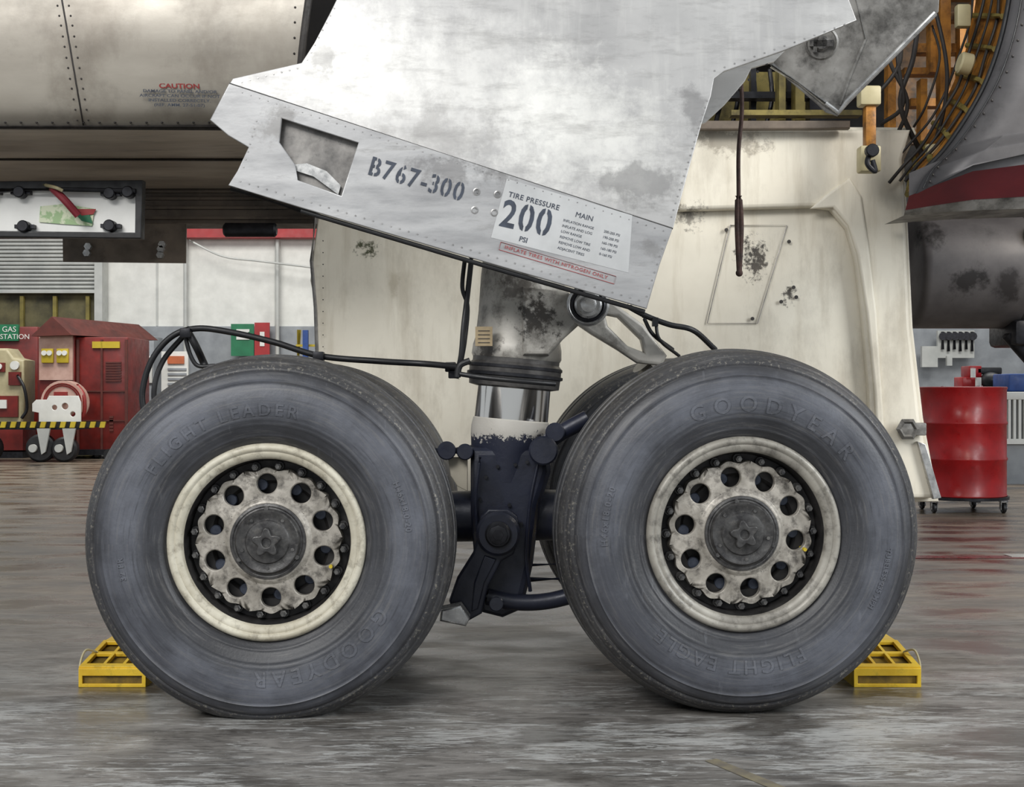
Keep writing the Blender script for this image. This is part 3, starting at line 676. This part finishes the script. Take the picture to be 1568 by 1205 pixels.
# ---------------------------------------------------------------- wheel well (upper right)
g=G('wheel_well_structure')
mb=MB();mb.box((.9,4.4,1.9),(4.2,4.5,4.4));mb.box((.9,1.9,3.2),(4.2,4.5,3.3));mb.fin('bulkhead',M_well,g)
def bx(mb,px0,py0,px1,py1,y0,dy,bev=0):
    a=at(px0,py1,y0);b_=at(px1,py0,y0);mb.box((a.x,y0,a.z),(b_.x,y0+dy,b_.z),bev=bev)
mb=MB()
bx(mb,1080,110,1240,196,3.0,.05);bx(mb,1193,90,1203,196,2.5,.1);bx(mb,1218,90,1232,196,2.5,.1);bx(mb,1120,168,1320,176,2.38,.08)
mb.fin('olive_ribs',M_olive,g)
mb=MB();bx(mb,1070,140,1330,150,2.62,.08);bx(mb,1150,90,1158,196,2.72,.06);bx(mb,1205,120,1216,196,2.7,.08);bx(mb,1240,60,1262,196,2.62,.1)
for k in range(5):
    x=1100+k*26;mb.tube([at(x,100,2.8),at(x+4,150,2.8),at(x-6,196,2.8)],.012,n=8)
mb.fin('dark_frames',M_dark,g)
mb=MB()
bx(mb,1326,150,1342,232,1.9,.06,.006)
for i,(px0,px1,py0,py1) in enumerate(((1405,1555,66,80),(1385,1460,103,113),(1395,1470,150,162),(1400,1450,198,208),(1405,1520,18,30),(1380,1540,-14,-4))):bx(mb,px0,py0,px1,py1,2.5+.013*i,.08)
for i,(px0,px1,py0,py1) in enumerate(((1440,1456,-20,240),(1360,1372,60,200),(1410,1420,120,250),(1490,1502,0,140),(1425,1436,30,110),(1470,1480,20,180))):bx(mb,px0,py0,px1,py1,2.36+.017*i,.07)
mb.fin('gold_frames',M_gold,g)
mb=MB();bx(mb,1318,130,1350,160,1.88,.08,.01);bx(mb,1318,222,1350,262,1.88,.08,.01);mb.fin('hinge_blocks',M_tan,g)
mb=MB();bx(mb,1370,-20,1530,220,3.1,.05);mb.fin('gold_web_panel',mat('primer_gold_dark',(130,90,42),.5,.1,(60,42,26),7,dirt=(20,16,12),damt=.9,dscale=6,dthr=(.45,.6)),g)
arcO=[(1552,-60),(1545,0),(1532,62),(1510,125),(1480,180),(1445,230),(1410,268),(1395,298)]
arcI=[(1500,-60),(1494,0),(1484,58),(1466,112),(1444,160),(1420,205),(1402,236),(1392,262)]
A1=cr([Vector(p) for p in arcO],5);A2=cr([Vector(p) for p in arcI],5)
MB().surf([[at(p.x,p.y,1.7) for p in A1],[at(p.x-8,p.y-2,1.95) for p in A1],[at((p.x+q.x)/2,(p.y+q.y)/2,2.15) for p,q in zip(A1,A2)],[at(q.x,q.y,2.35) for q in A2]]).fin('gold_lining',M_gold,g,60)
mb=MB()
for i in range(3,len(A1),4):
    p,q=A1[i],A2[i];mb.tube([at(p.x-5,p.y,1.8),at((p.x+q.x)/2,(p.y+q.y)/2,2.1),at(q.x,q.y,2.28)],.014,n=6,sub=2)
mb.fin('lining_frames',M_olive,g)
mb=MB()
for o,rr in ((-14,.008),(-26,.006),(-40,.008),(-56,.006)):
    mb.tube([at(p.x+o+random.uniform(-3,3),p.y-2+random.uniform(-3,3),1.9+.004*abs(o)) for p in A1[::4]],rr,n=8,sub=5)
for k in range(6):
    x=random.uniform(1350,1460);mb.tube([at(x,random.uniform(-20,40),2.1),at(x+random.uniform(-30,30),90,2.05),at(x+random.uniform(-40,40),160,2.1),at(x+random.uniform(-20,30)-20,random.uniform(190,240),2.2)],random.choice((.006,.01,.012)),n=8)
mb.fin('wire_bundles',M_well,g)
mb=MB()
mb.cyl(at(1468,95,1.95),at(1488,100,1.95),.05,n=20,bev=.008)
mb.box(at(1466,40,1.9),at(1482,10,1.95),bev=.01);mb.box(at(1420,240,2.0),at(1436,222,2.04),bev=.008)
mb.fin('fittings',M_tan,g)
mb=MB();q=at(1333,232,1.85);mb.tube([q,at(1328,250,1.83),at(1340,262,1.83),at(1336,245,1.83)],.012);mb.cyl(q,q-Vector((0,.04,0)),.03,n=16,bev=.004);mb.fin('hinge_fitting',M_dark,g)
g.done()
g=G('fuselage_skin')
nA=len(A1)-1
rows=[[at(p.x,p.y,1.65) for p in A1],[at(p.x+10,p.y-2,1.60) for p in A1],[at(p.x+95,p.y+20-65*i/nA,1.50) for i,p in enumerate(A1)],[at(p.x+300,p.y+20-110*i/nA,1.6) for i,p in enumerate(A1)]]
MB().surf(rows).fin('skin',M_fus,g,60)
mb=MB();mb.tube([at(p.x,p.y,1.64) for p in A1],.012,sub=1);mb.tube([at(p.x+18,p.y+4-14*i/nA,1.585) for i,p in enumerate(A1)],.003,sub=1);mb.fin('opening_edge',M_black,g)
mb=MB()
for i,p in enumerate(A1[::2]):mb.ball(at(p.x+26,p.y+5-20*i/nA*2,1.575),.005,8)
mb.fin('skin_rivets',M_seam,g)
a=[at(1392,300,1.62),at(1430,284,1.6),at(1490,262,1.58),at(1800,222,1.58)]
bq=[at(1384,330,1.75),at(1430,326,1.75),at(1490,322,1.75),at(1800,312,1.75)]
m_=[x.lerp(y,.72) for x,y in zip(a,bq)]
MB().surf([a,m_]).fin('maroon_strip',M_maroon,g,60)  # dark red strip below the lower skin edge
MB().surf([[v+Vector((0,.003,0)) for v in m_],bq,[v+Vector((0,.3,-.0)) for v in bq]]).fin('keel_strip',M_dirty,g,40)
MB().surf([[v+Vector((0,.002,.0)) for v in a],[v+Vector((0,.0,.10)) for v in a]]).fin('lower_skin_strip',M_fus,g,40)
g.done()
g=G('engine_nacelle')
y=3.0;c=at(1392,413,y);r=90*(y+4)/F
MB().lathe([(r*.9,-.02),(r*.98,0),(r,.03),(r*1.0,.5),(r*1.01,.52),(r*1.01,.56),(r,.58),(r*1.0,1.8)],c,(1,0,0),64).fin('nacelle_barrel',M_nac,g,40)
mb=MB()
for t in (.54,):
    mb.lathe([(r*1.0,t),(r*1.012,t+.005),(r*1.012,t+.02),(r,t+.025)],c,(1,0,0),64,False)
mb.fin('nacelle_bands',M_seam,g)
mb=MB();mb.box(c+Vector((.52,-r-.03,.10)),c+Vector((.9,-r+.08,.20)),bev=.02);mb.fin('nacelle_fairing',M_tan,g)
mb=MB();mb.box(c+Vector((.50,-.2,-r-.10)),c+Vector((.9,.2,-r+.04)),bev=.03);mb.cyl(c+Vector((.5,-.1,-r-.03)),c+Vector((.65,-.1,-r-.2)),.04,n=16);mb.fin('drain_mast',M_dark,g)
g.done()
# ---------------------------------------------------------------- chocks (low ribbed wedge blocks)
def chock(side,x0):
    g=G('wheel_chock')
    s=side;W=.235
    xa,xb=sorted((x0,x0-s*W))
    y0,y1,h0,h1=.487,.76,.066,.106
    prf=[(y0+.006,0),(y0+.006,h0-.012),(y1,h1-.014),(1.40,h1-.014),(1.40,0)]
    MB().prismx(prf,xa+.008,xb-.008).fin('core',M_yeld,g,20)
    # front face plate with long recess
    plate('front_face',[(xa,0),(xb,0),(xb,h0),(xa,h0)],[[(xa+.014,.012),(xb-.014,.012),(xb-.014,.040),(xa+.014,.040)]],Pl((0,y0,0)).M,.012,M_yellow,g,.002)
    # sloping lattice top
    ln_=math.hypot(y1-y0,h1-h0);Nn=Vector((0,-(h1-h0),(y1-y0))).normalized()
    pt=Pl((0,y0,h0),(1,0,0),Nn)
    hs=[]
    for i in range(3):
        for j in range(2):
            a_=xa+.018+i*(W-.028)/3;b_=a_+(W-.028)/3-.012;c_=.03+j*(ln_-.03)/2;d_=c_+(ln_-.03)/2-.02
            hs.append([(a_,c_),(b_,c_),(b_,d_),(a_,d_)])
    plate('lattice_top',[(xa,0),(xb,0),(xb,ln_),(xa,ln_)],hs,pt.M,.014,M_yellow,g,.002)
    mb=MB();mb.box((xa,y1,h1-.012),(xb,1.40,h1+.002),bev=.002)
    for x in (xa,xb-.01):
        mb.prismx([(y0,0),(y0,h0),(y1,h1),(1.40,h1),(1.40,0)],x,x+.010)
    mb.fin('side_rails',M_yellow,g,20)
    mb=MB();q=Vector((x0-s*.02,.62,h0+.03));mb.tube([q,q+Vector((s*.03,-.03,.012)),q+Vector((s*.04,-.06,-.03)),q+Vector((s*.035,-.07,-.07))],.004);mb.fin('pull_rope',M_tan,g)
    g.done()
chock(1,1.427);chock(-1,-1.512)
# ---------------------------------------------------------------- hangar shell
M_floor,nt,b=newmat('hangar_floor_worn')
tc=nt.nodes.new('ShaderNodeTexCoord').outputs['Object']
sep=nt.nodes.new('ShaderNodeSeparateXYZ');nt.links.new(tc,sep.inputs[0])
n1=noise(nt,mapping(nt,tc,(.9,2.6,1),(0,0,.12)),2.6,12,.7,.8)
c=ramp(nt,n1,[(.34,L((66,63,60))),(.46,L((100,97,93))),(.58,L((126,123,119))),(.72,L((150,147,142)))])
n2=noise(nt,mapping(nt,tc,(2.2,13,1),(0,0,.10)),2.4,12,.80,1.2)
n4=noise(nt,mapping(nt,tc,(.8,1.5,1)),1.7,4,.5)
wht=ramp(nt,mth(nt,'ADD',n2,mth(nt,'MULTIPLY',mth(nt,'SUBTRACT',n4,.5),.5)),[(.515,0.),(.56,.72)])
near=ramp(nt,mth(nt,'DIVIDE',mth(nt,'ADD',sep.outputs['Y'],4.0),12.0),[(.0,1.),(.34,.9),(.42,.35),(1.,.05)])
c=mix(nt,mth(nt,'MULTIPLY',wht,near),c,L((180,181,179)))
n3=noise(nt,mapping(nt,tc,(.5,2.2,1),(0,0,.05)),2.0,8,.6,.4)
far=ramp(nt,mth(nt,'DIVIDE',mth(nt,'ADD',sep.outputs['Y'],4.0),12.0),[(.36,0.),(.55,.8),(1.,.95)])
c=mix(nt,mth(nt,'MULTIPLY',far,.8),c,ramp(nt,n3,[(.35,L((76,64,52))),(.5,L((116,100,82))),(.65,L((148,130,108)))]))
n5=noise(nt,mapping(nt,tc,(.8,1.6,1)),2.3,5,.5,.3)
c=mix(nt,ramp(nt,n5,[(.55,0.),(.62,.65)]),c,L((60,55,50)))
n6=noise(nt,mapping(nt,tc,(2.0,14,1),(0,0,.10)),5.0,8,.7,.6)
c=mix(nt,ramp(nt,n6,[(.38,.7),(.46,0.)]),c,L((50,47,45)))
nt.links.new(c,b.inputs['Base Color'])
nt.links.new(ramp(nt,n5,[(.42,.44),(.62,.15)]),b.inputs['Roughness'])
bump(nt,b,mth(nt,'ADD',n1,n2),.12,.01)
me=bpy.data.meshes.new('floor');me.from_pydata([(-22,-14,0),(22,-14,0),(22,22,0),(-22,22,0)],[],[(0,1,2,3)]);me.materials.append(M_floor);link(bpy.data.objects.new('floor',me))
YB=21.0
mb=MB();mb.box((-22,YB,0),(22,YB+.2,9));mb.fin('wall_back',M_white)
mb=MB();mb.box((-22,YB-.04,0),(22,YB,2.33));mb.fin('trim_1',M_grey)
mb=MB();mb.box((-22,YB-.35,4.02),(22,YB-.05,4.20));mb.fin('trim_2',M_signred)
mb=MB()
for k in range(-9,10):mb.box((k*2.3-.02,YB-.015,2.34),(k*2.3+.02,YB-.002,4.0))
mb.fin('trim_6',M_ltgrey)
def X(px,yy=None):return at(px,0,y if yy is None else yy).x
def Z(py,yy=None):return at(0,py,y if yy is None else yy).z
g=G('roller_door')
a=at(-60,447,20.7).x;bb=at(147,447,20.7).x
mb=MB()
z=3.0
while z<4.0:
    mb.cyl((a,20.72,z),(bb,20.72,z),.03,n=10);z+=.075
mb.fin('slats',M_ltgrey,g)
mb=MB();mb.box((a,20.78,3.0),(bb,20.9,4.0));mb.box((a,20.6,2.95),(bb,20.85,3.0));mb.box((bb,20.6,0),(bb+.15,20.95,4.0));mb.fin('guide_frame',M_ltgrey,g)
mb=MB();mb.box((a,20.84,0.0),(bb,20.94,2.95));mb.fin('opening_backdrop',mat('workshop_olive_wall',(108,102,72),.7,0,(58,56,42),2.2),g)
mb=MB()
for k in range(4):
    x=a+.5+k*(bb-a-.7)/3;mb.box((x,20.7,0),(x+.07,20.78,2.9))
mb.box((a,20.7,2.2),(bb,20.76,2.27))
mb.fin('fence_posts',M_oldyel,g)
g.done()
g=G('conduit_pipes')
mb=MB()
for px in (283,424):
    p=at(px,365,20.8);mb.cyl((p.x,20.85,0.0),(p.x,20.85,4.0),.04,n=12)
mb.tube([at(290,368,20.5),at(340,392,20.5),at(400,400,20.5),at(500,412,20.5)],.02)
mb.fin('pipes',M_ltgrey,g);g.done()
g=G('wall_sign')
pl=Pl((0,20.7,0))
for nm,poly,m in (('sign_green_panel',[(354,496),(389,496),(389,545),(354,545)],M_green),('sign_red_panel',[(390,494),(413,494),(413,545),(390,545)],M_signred)):
    plate(nm,PP(pl,poly),[],pl.M,.04,m,g)
plate('sign_symbol',PP(Pl((0,20.67,0)),[(398,508),(405,508),(405,530),(398,530)]),[],Pl((0,20.67,0)).M,.02,M_white,g)
plate('sign_symbol',PP(Pl((0,20.67,0)),[(362,504),(382,504),(382,508),(372,512),(382,516),(382,520),(362,520)]),[],Pl((0,20.67,0)).M,.02,M_white,g)
g.done()
g=G('step_ladder')
mb=MB()
for dx in (0,.5):
    a=at(452,600,20);a.z=0.02;t=at(458,505,20);a.x+=dx;t.x+=dx*.7;mb.tube([a,t],.04,sub=1)
for k in range(6):
    z=.3+k*.32;a=at(452,600,20).x;mb.box((a+.02,19.95,z),(a+.5,20.05,z+.04))
mb.fin('ladder_frame',M_bright,g)
mb=MB();mb.box((at(466,0,20).x,19.8,1.2),(at(474,0,20).x,19.9,2.2));mb.fin('ladder_strap',M_blue,g);g.done()
g=G('wall_cabinet')
mb=MB();a=at(200,515,19.8);bq=at(236,515,19.8);mb.box((a.x,19.8,0),(bq.x,20.4,a.z),bev=.02);mb.fin('body',M_grey,g)
mb=MB();a=at(213,545,19.75);mb.box((a.x,19.74,a.z-.5),(a.x+.24,19.8,a.z),bev=.01);mb.fin('notice',M_white,g);g.done()
g=G('notice_board')
mb=MB();a=at(247,538,19.5);bq=at(288,602,19.5);mb.box((a.x,19.5,bq.z),(bq.x,19.56,a.z));
mb.box((a.x+.1,19.5,0),(a.x+.16,19.56,bq.z));mb.box((bq.x-.16,19.5,0),(bq.x-.1,19.56,bq.z));mb.fin('board',M_white,g)
mb=MB();a=at(255,545,19.4);mb.box((a.x,19.46,a.z-.14),(a.x+.3,19.5,a.z));mb.fin('poster',mat('poster_orange',(200,110,70),.5),g)
mb=MB()
for k in range(4):mb.box((a.x,19.47,a.z-.26-k*.09),(a.x+.34,19.5,a.z-.22-k*.09))
mb.fin('poster_lines',M_grey,g);g.done()
# ---------------------------------------------------------------- nitrogen servicing cart (left background)
g=G('gas_servicing_cabinet')
y=16.2
mb=MB()
mb.box((X(116),y,Z(690)),(X(196),y+1.2,Z(516)),bev=.02);mb.fin('cabinet_body',M_cabred,g)
mb=MB();mb.box((X(62),y-.05,Z(690)),(X(116),y+1.2,Z(512)),bev=.02);mb.fin('control_bay',M_cabred,g)
mb=MB();mb.box((X(63),y-.09,Z(582)),(X(114),y-.04,Z(512)));mb.fin('gauge_panel',M_pink,g)
mb=MB();mb.box((X(68),y-.14,Z(556)),(X(86),y-.09,Z(534)),bev=.01);mb.box((X(91),y-.14,Z(556)),(X(109),y-.09,Z(534)),bev=.01);mb.box((X(142),y-.03,Z(533)),(X(184),y+.02,Z(523)));mb.fin('yellow_gauges',M_bright,g)
mb=MB()
for px in (73,81,96,104):
    mb.cyl((X(px),y-.14,Z(541)),(X(px),y-.17,Z(541)),.04,n=20)
mb.fin('gauge_dials',M_white,g)
mb=MB()
a0=[(X(56),y-.25,Z(516)),(X(88),y-.25,Z(486)),(X(118),y-.25,Z(514))]
a1=[(X(150),y+1.5,Z(517)),(X(170),y+1.5,Z(489)),(X(202),y+1.5,Z(515))]
V=[mb.bm.verts.new(p) for p in a0+a1]
for f in ((0,1,2),(3,5,4),(0,3,4,1),(1,4,5,2),(0,2,5,3)):mb.bm.faces.new([V[i] for i in f])
mb.fin('gable_roof',M_roof,g,10)
mb=MB()
mb.box((X(118),y-.03,Z(688)),(X(122),y,Z(520)));mb.box((X(155),y-.03,Z(688)),(X(158),y,Z(520)));mb.box((X(192),y-.03,Z(688)),(X(196),y,Z(520)))
for k in range(8):mb.box((X(162),y-.02,Z(556+k*4)),(X(186),y,Z(554+k*4)))
for k in range(5):mb.box((X(168),y-.02,Z(640+k*5)),(X(174),y,Z(637+k*5)))
mb.box((X(118),y-.02,Z(600)),(X(192),y,Z(598)));mb.box((X(118),y-.02,Z(645)),(X(192),y,Z(643)))
mb.fin('door_slots',M_roof,g)
mb=MB();mb.box((X(60),y-.1,0.06),(X(198),y+1.25,Z(688)));mb.fin('base_skid',M_dark,g)
mb=MB()
for px in (66,110,150,192):
    for yy in (0,1.1):mb.cyl((X(px)-.03,y+yy,.075),(X(px)+.03,y+yy,.075),.075,n=16)
mb.fin('cabinet_casters',M_black,g)
g.done()
g=G('hose_reel_cart')
y=15.5
mb=MB();mb.lathe([(.30,-.12),(.33,-.12),(.33,-.09),(.22,-.08),(.22,.08),(.33,.09),(.33,.12),(.30,.12)],(X(100),y,Z(616)),(0,1,0),32);mb.fin('hose_reel',M_pink,g)
mb=MB()
for rr in (.24,.27):mb.lathe([(rr,-.13),(rr+.02,-.14),(rr+.02,-.12)],(X(100),y,Z(616)),(0,1,0),32,False)
mb.box((X(88),y-.16,Z(612)),(X(108),y-.12,Z(600)));mb.fin('reel_rings',M_redink2,g)
pl=Pl((0,y-.22,0))
plate('mount_plate',PP(pl,[(56,612),(72,612),(76,606),(120,606),(124,616),(124,650),(60,650),(60,632),(50,630),(50,618)]),[circ(*pl.u(84,624),.04,16),circ(*pl.u(100,622),.05,16),circ(*pl.u(112,634),.04,16)],pl.M,.04,M_white,g,.005)
mb=MB();mb.box((X(-40),y-.28,Z(657)),(X(130),y+.3,Z(652)));mb.fin('deck',M_dark,g)
mb=MB();n=26
for k in range(n):
    if k%2:continue
    a=-30+k*7.6;mb.prism([(X(a,y-.3),Z(654)),(X(a+7.6,y-.3),Z(654)),(X(a+10,y-.3),Z(645)),(X(a+2.4,y-.3),Z(645))],y-.32,y-.29)
mb.fin('tape_yellow',M_bright,g)
mb=MB();mb.box((X(-32,y),y-.285,Z(653.5)),(X(168,y),y-.27,Z(645)));mb.fin('tape_black',M_black,g)
mb=MB();wr=.21
mb.cyl((X(70),y-.1,wr),(X(74),y-.35,wr),wr,n=28,bev=.03);mb.cyl((X(106),y-.1,wr*.9),(X(110),y-.35,wr*.9),wr*.9,n=28,bev=.03);mb.cyl((X(-10),y-.1,wr),(X(-10),y-.35,wr),wr,n=28,bev=.03);mb.cyl((X(164),y+.1,.09),(X(164),y+.2,.09),.09,n=20);mb.fin('cart_wheels',M_black,g)
mb=MB()
for px in (66,105):
    mb.prism([(X(px-9,y-.4),Z(655)),(X(px+11,y-.4),Z(655)),(X(px+4,y-.4),Z(690)),(X(px-2,y-.4),Z(694))],y-.42,y-.38);mb.cyl((X(px),y-.38,wr),(X(px),y-.44,wr),.06,n=16)
mb.fin('caster_forks',M_ltgrey,g)
mb=MB();mb.tube([(X(118),y,Z(590)),(X(132),y-.1,Z(608)),(X(128),y-.1,Z(640)),(X(90),y-.1,Z(650))],.03);mb.fin('air_hose',M_redink2,g)
g.done()
g=G('fuel_pump_unit')
y=16.6
pl=Pl((0,y,0))
plate('pump_body',PP(pl,[(-40,534),(20,534),(30,548),(46,552),(46,610),(44,650),(-40,650)]),[],pl.M,.5,M_tan,g,.04)
mb=MB();mb.box((X(4),y-.30,Z(570)),(X(18),y-.25,Z(556)));mb.box((X(24),y-.30,Z(590)),(X(42),y-.25,Z(570)));mb.box((X(8),y-.3,Z(638)),(X(38),y-.25,Z(606)));mb.box((X(-40),y-.25,Z(688)),(X(44),y+.3,Z(648)));mb.fin('pump_panels',M_cabred,g)
mb=MB();mb.cyl((X(33),y-.25,Z(560)),(X(33),y-.3,Z(560)),.07,n=20);mb.cyl((X(10),y-.3,Z(562)),(X(10),y-.33,Z(562)),.05,n=20);mb.box((X(12),y-.33,Z(625)),(X(22),y-.3,Z(612)));mb.fin('pump_gauges',M_white,g)
mb=MB();mb.tube([(X(38),y-.3,Z(575)),(X(50),y-.35,Z(595)),(X(52),y-.3,Z(625)),(X(44),y-.3,Z(640))],.025);mb.fin('pump_hose',M_black,g)
mb=MB();mb.box((X(-60),y-.25,0),(X(44),y+.3,.1));mb.fin('pump_skid',M_dark,g)
g.done()
g=G('gas_station_kiosk')
y=17.8
mb=MB();mb.box((X(-60,y),y,0.0),(X(58,y),y+.9,Z(500,y)),bev=.03);mb.fin('kiosk_body',M_cabred,g)
mb=MB();mb.box((X(-30,y),y-.06,Z(522,y)),(X(30,y),y,Z(497,y)));mb.fin('kiosk_sign',M_green,g)
pl=Pl((0,y-.07,0))
text('kiosk_sign_text','GAS',pl,3,508,0,.13,M_white,g);text('kiosk_sign_text','STATION',pl,0,519,0,.12,M_white,g)
g.done()
# ---------------------------------------------------------------- right background
g=G('oil_drum')
y=7.2;c=at(1473,0,y).x;r=66*(y-.29+4)/F
z0=.135;z1=at(0,592,y-.3).z
h=z1-z0
pr=[(r*.96,0),(r,.005),(r*1.015,.012),(r,.022)]
for f in (.345,.67):
    pr+=[(r,h*f-.018),(r*1.022,h*f-.006),(r*1.022,h*f+.006),(r,h*f+.018)]
pr+=[(r,h-.03),(r*1.018,h-.015),(r*1.018,h-.004),(r*.99,h),(r*.96,h-.018),(.001,h-.018)]
MB().lathe(pr,(c,y,z0),(0,0,1),72).fin('drum_shell',M_red,g,40)
mb=MB();mb.cyl((c+.15,y,z1-.018),(c+.15,y,z1+.01),.03,n=16);mb.cyl((c-.18,y-.05,z1-.018),(c-.18,y-.05,z1+.006),.02,n=16);mb.fin('drum_bungs',M_alum,g);g.done()
g=G('drum_dolly')
mb=MB();mb.lathe([(r*1.02,.115),(r*1.06,.115),(r*1.06,.14),(r*1.02,.14),(r*1.02,.115)],(c,y,0),(0,0,1),48,False)
mb.box((c-r,y-.03,.105),(c+r,y+.03,.133));mb.box((c-.03,y-r,.105),(c+.03,y+r,.133));mb.fin('dolly_frame',M_dark,g)
mb=MB();mb2=MB()
for a in (45+10,135+10,225-15,315+10):
    x=c+r*.95*math.cos(math.radians(a));yy=y+r*.95*math.sin(math.radians(a))
    mb.cyl((x-.015,yy,.045),(x+.015,yy,.045),.045,n=24,bev=.006);mb2.box((x-.028,yy-.02,.03),(x-.02,yy+.02,.11));mb2.box((x+.02,yy-.02,.03),(x+.028,yy+.02,.11));mb2.box((x-.03,yy-.03,.095),(x+.03,yy+.03,.112))
mb.fin('dolly_wheels',M_black,g);mb2.fin('caster_brackets',M_bolt,g);g.done()
g=G('tool_bench')
y=11.5
mb=MB();mb.box((X(1400,y),y,Z(600,y)),(X(1536,y),y+.7,Z(595,y)));mb.box((X(1402,y),y+.05,0),(X(1534,y),y+.65,Z(600,y)));mb.fin('bench_body',M_grey,g)
mb=MB();mb.box((X(1478,y),y+.1,Z(595,y)),(X(1512,y),y+.4,Z(577,y)),bev=.01);mb.box((X(1489,y),y+.1,Z(577,y)),(X(1508,y),y+.4,Z(560,y)),bev=.01);mb.fin('red_toolboxes',M_red,g)
mb=MB();mb.ball((X(1522,y),y+.1,Z(582,y)),.11,16,(1.2,1,.9));mb.box((X(1500,y),y+.1,Z(573,y)),(X(1540,y),y+.3,Z(562,y)),bev=.02);mb.fin('tool_bag',M_black,g)
mb=MB();mb.cyl((X(1490,y),y,Z(578,y)),(X(1490,y),y,Z(564,y)),.03,n=14);mb.cyl((X(1498,y),y,Z(595,y)),(X(1498,y),y,Z(578,y)),.035,n=14);mb.box((X(1546,y),y,Z(597,y)),(X(1580,y),y+.2,Z(575,y)));mb.fin('bottles',M_white,g)
g.done()
g=G('storage_crate')
y=10.5
mb=MB();mb.box((X(1536,y),y,Z(612,y)),(X(1640,y),y+.8,Z(600,y)),bev=.01)
for k in range(14):mb.box((X(1536+k*8,y),y,Z(672,y)),(X(1540+k*8,y),y+.04,Z(612,y)))
mb.box((X(1536,y),y,Z(680,y)),(X(1640,y),y+.8,Z(672,y)));mb.fin('crate_slats',M_white,g)
mb=MB();mb.box((X(1536,y),y+.06,0.0),(X(1640,y),y+.8,Z(600,y)));mb.fin('crate_liner',M_grey,g)
mb=MB();mb.box((X(1550,y),y+.1,Z(600,y)),(X(1640,y),y+.6,Z(572,y)),bev=.02);mb.fin('blue_box',M_blue,g)
g.done()
g=G('hook_board')
y=20.6
mb=MB();mb.box((X(1436,y),y,Z(548,y)),(X(1492,y),y+.08,Z(506,y)));mb.fin('board',M_ltgrey,g)
mb=MB()
for k in range(6):
    x=X(1442+k*9,y);mb.tube([(x,y-.05,Z(508,y)),(x,y-.05,Z(535+3*(k%2),y))],.03,n=6,sub=1);mb.cyl((x,y-.1,Z(515,y)),(x+.01,y-.05,Z(515,y)),.08,n=10)
mb.fin('hanging_tools',M_dark,g)
mb=MB();mb.box((X(1448,y),y-.08,Z(560,y)),(X(1456,y),y,Z(545,y)));mb.box((X(1412,y),y,Z(562,y)),(X(1436,y),y+.1,Z(530,y)));mb.fin('wall_boxes',M_ltgrey,g);g.done()
mb=MB();mb.box((1.9,3.98,.001),(9,4.10,.004));mb.fin('trim_3',mat('floor_stripe_red',(130,26,32),.3,0,(90,24,28),8,dirt=(80,64,56),damt=.85,dscale=9,dthr=(.45,.62)))  # thin red stripe lying on the floor
mb=MB();mb.box((3.12,4.02,.0045),(3.6,4.16,.007));mb.fin('trim_4',mat('floor_paint_white',(200,198,190),.3,0,(170,166,160),8))
mb=MB();M_=Matrix.Translation((.79,-.85,0))@Matrix.Rotation(math.radians(-62),4,'Z');mb.box((-.5,-.02,.001),(.34,.02,.002),M_);mb.fin('trim_5',mat('floor_paint_faded_yellow',(128,120,98),.4,0,(106,100,90),20))
# ---------------------------------------------------------------- lights
W=bpy.data.worlds.new('world');S.world=W;W.use_nodes=True
bg=W.node_tree.nodes['Background'];bg.inputs[0].default_value=(.88,.94,1,1);bg.inputs[1].default_value=.48
def area(name,loc,tgt,sx,sy,e,col=(1,1,1)):
    l=bpy.data.lights.new(name,'AREA');l.shape='RECTANGLE';l.size=sx;l.size_y=sy;l.energy=e;l.color=col
    o=link(bpy.data.objects.new(name,l));o.location=loc;o.rotation_euler=(Vector(tgt)-Vector(loc)).to_track_quat('-Z','Y').to_euler()
area('hangar_light_front',(-4,-7,6.5),(0,0,1),6,3,760,(1,.985,.96))
area('hangar_light_side',(8,-3.5,4.5),(0.5,0.3,.8),3,5,560,(.95,.98,1))
area('hangar_fill_back',(-6,13,7.5),(-6,17,0),6,3,600,(1,.98,.94))  # unseen overhead lamps, this and the next, added to brighten the back
area('hangar_fill_back',(7,12,7.5),(7,16,0),6,3,540,(1,.98,.94))
area('wheel_well_fill',(3.4,.6,3.4),(2.6,3.0,2.3),.8,.8,45,(1,.92,.8))  # small lamp added to brighten the wheel well
cam=bpy.data.cameras.new('camera');co=link(bpy.data.objects.new('camera',cam));co.location=(0,CAMY,CAMZ);co.rotation_euler=(math.pi/2,0,0)
cam.sensor_width=36;cam.lens=36*F/1568;cam.clip_end=200;S.camera=co
S.view_settings.view_transform='Standard'
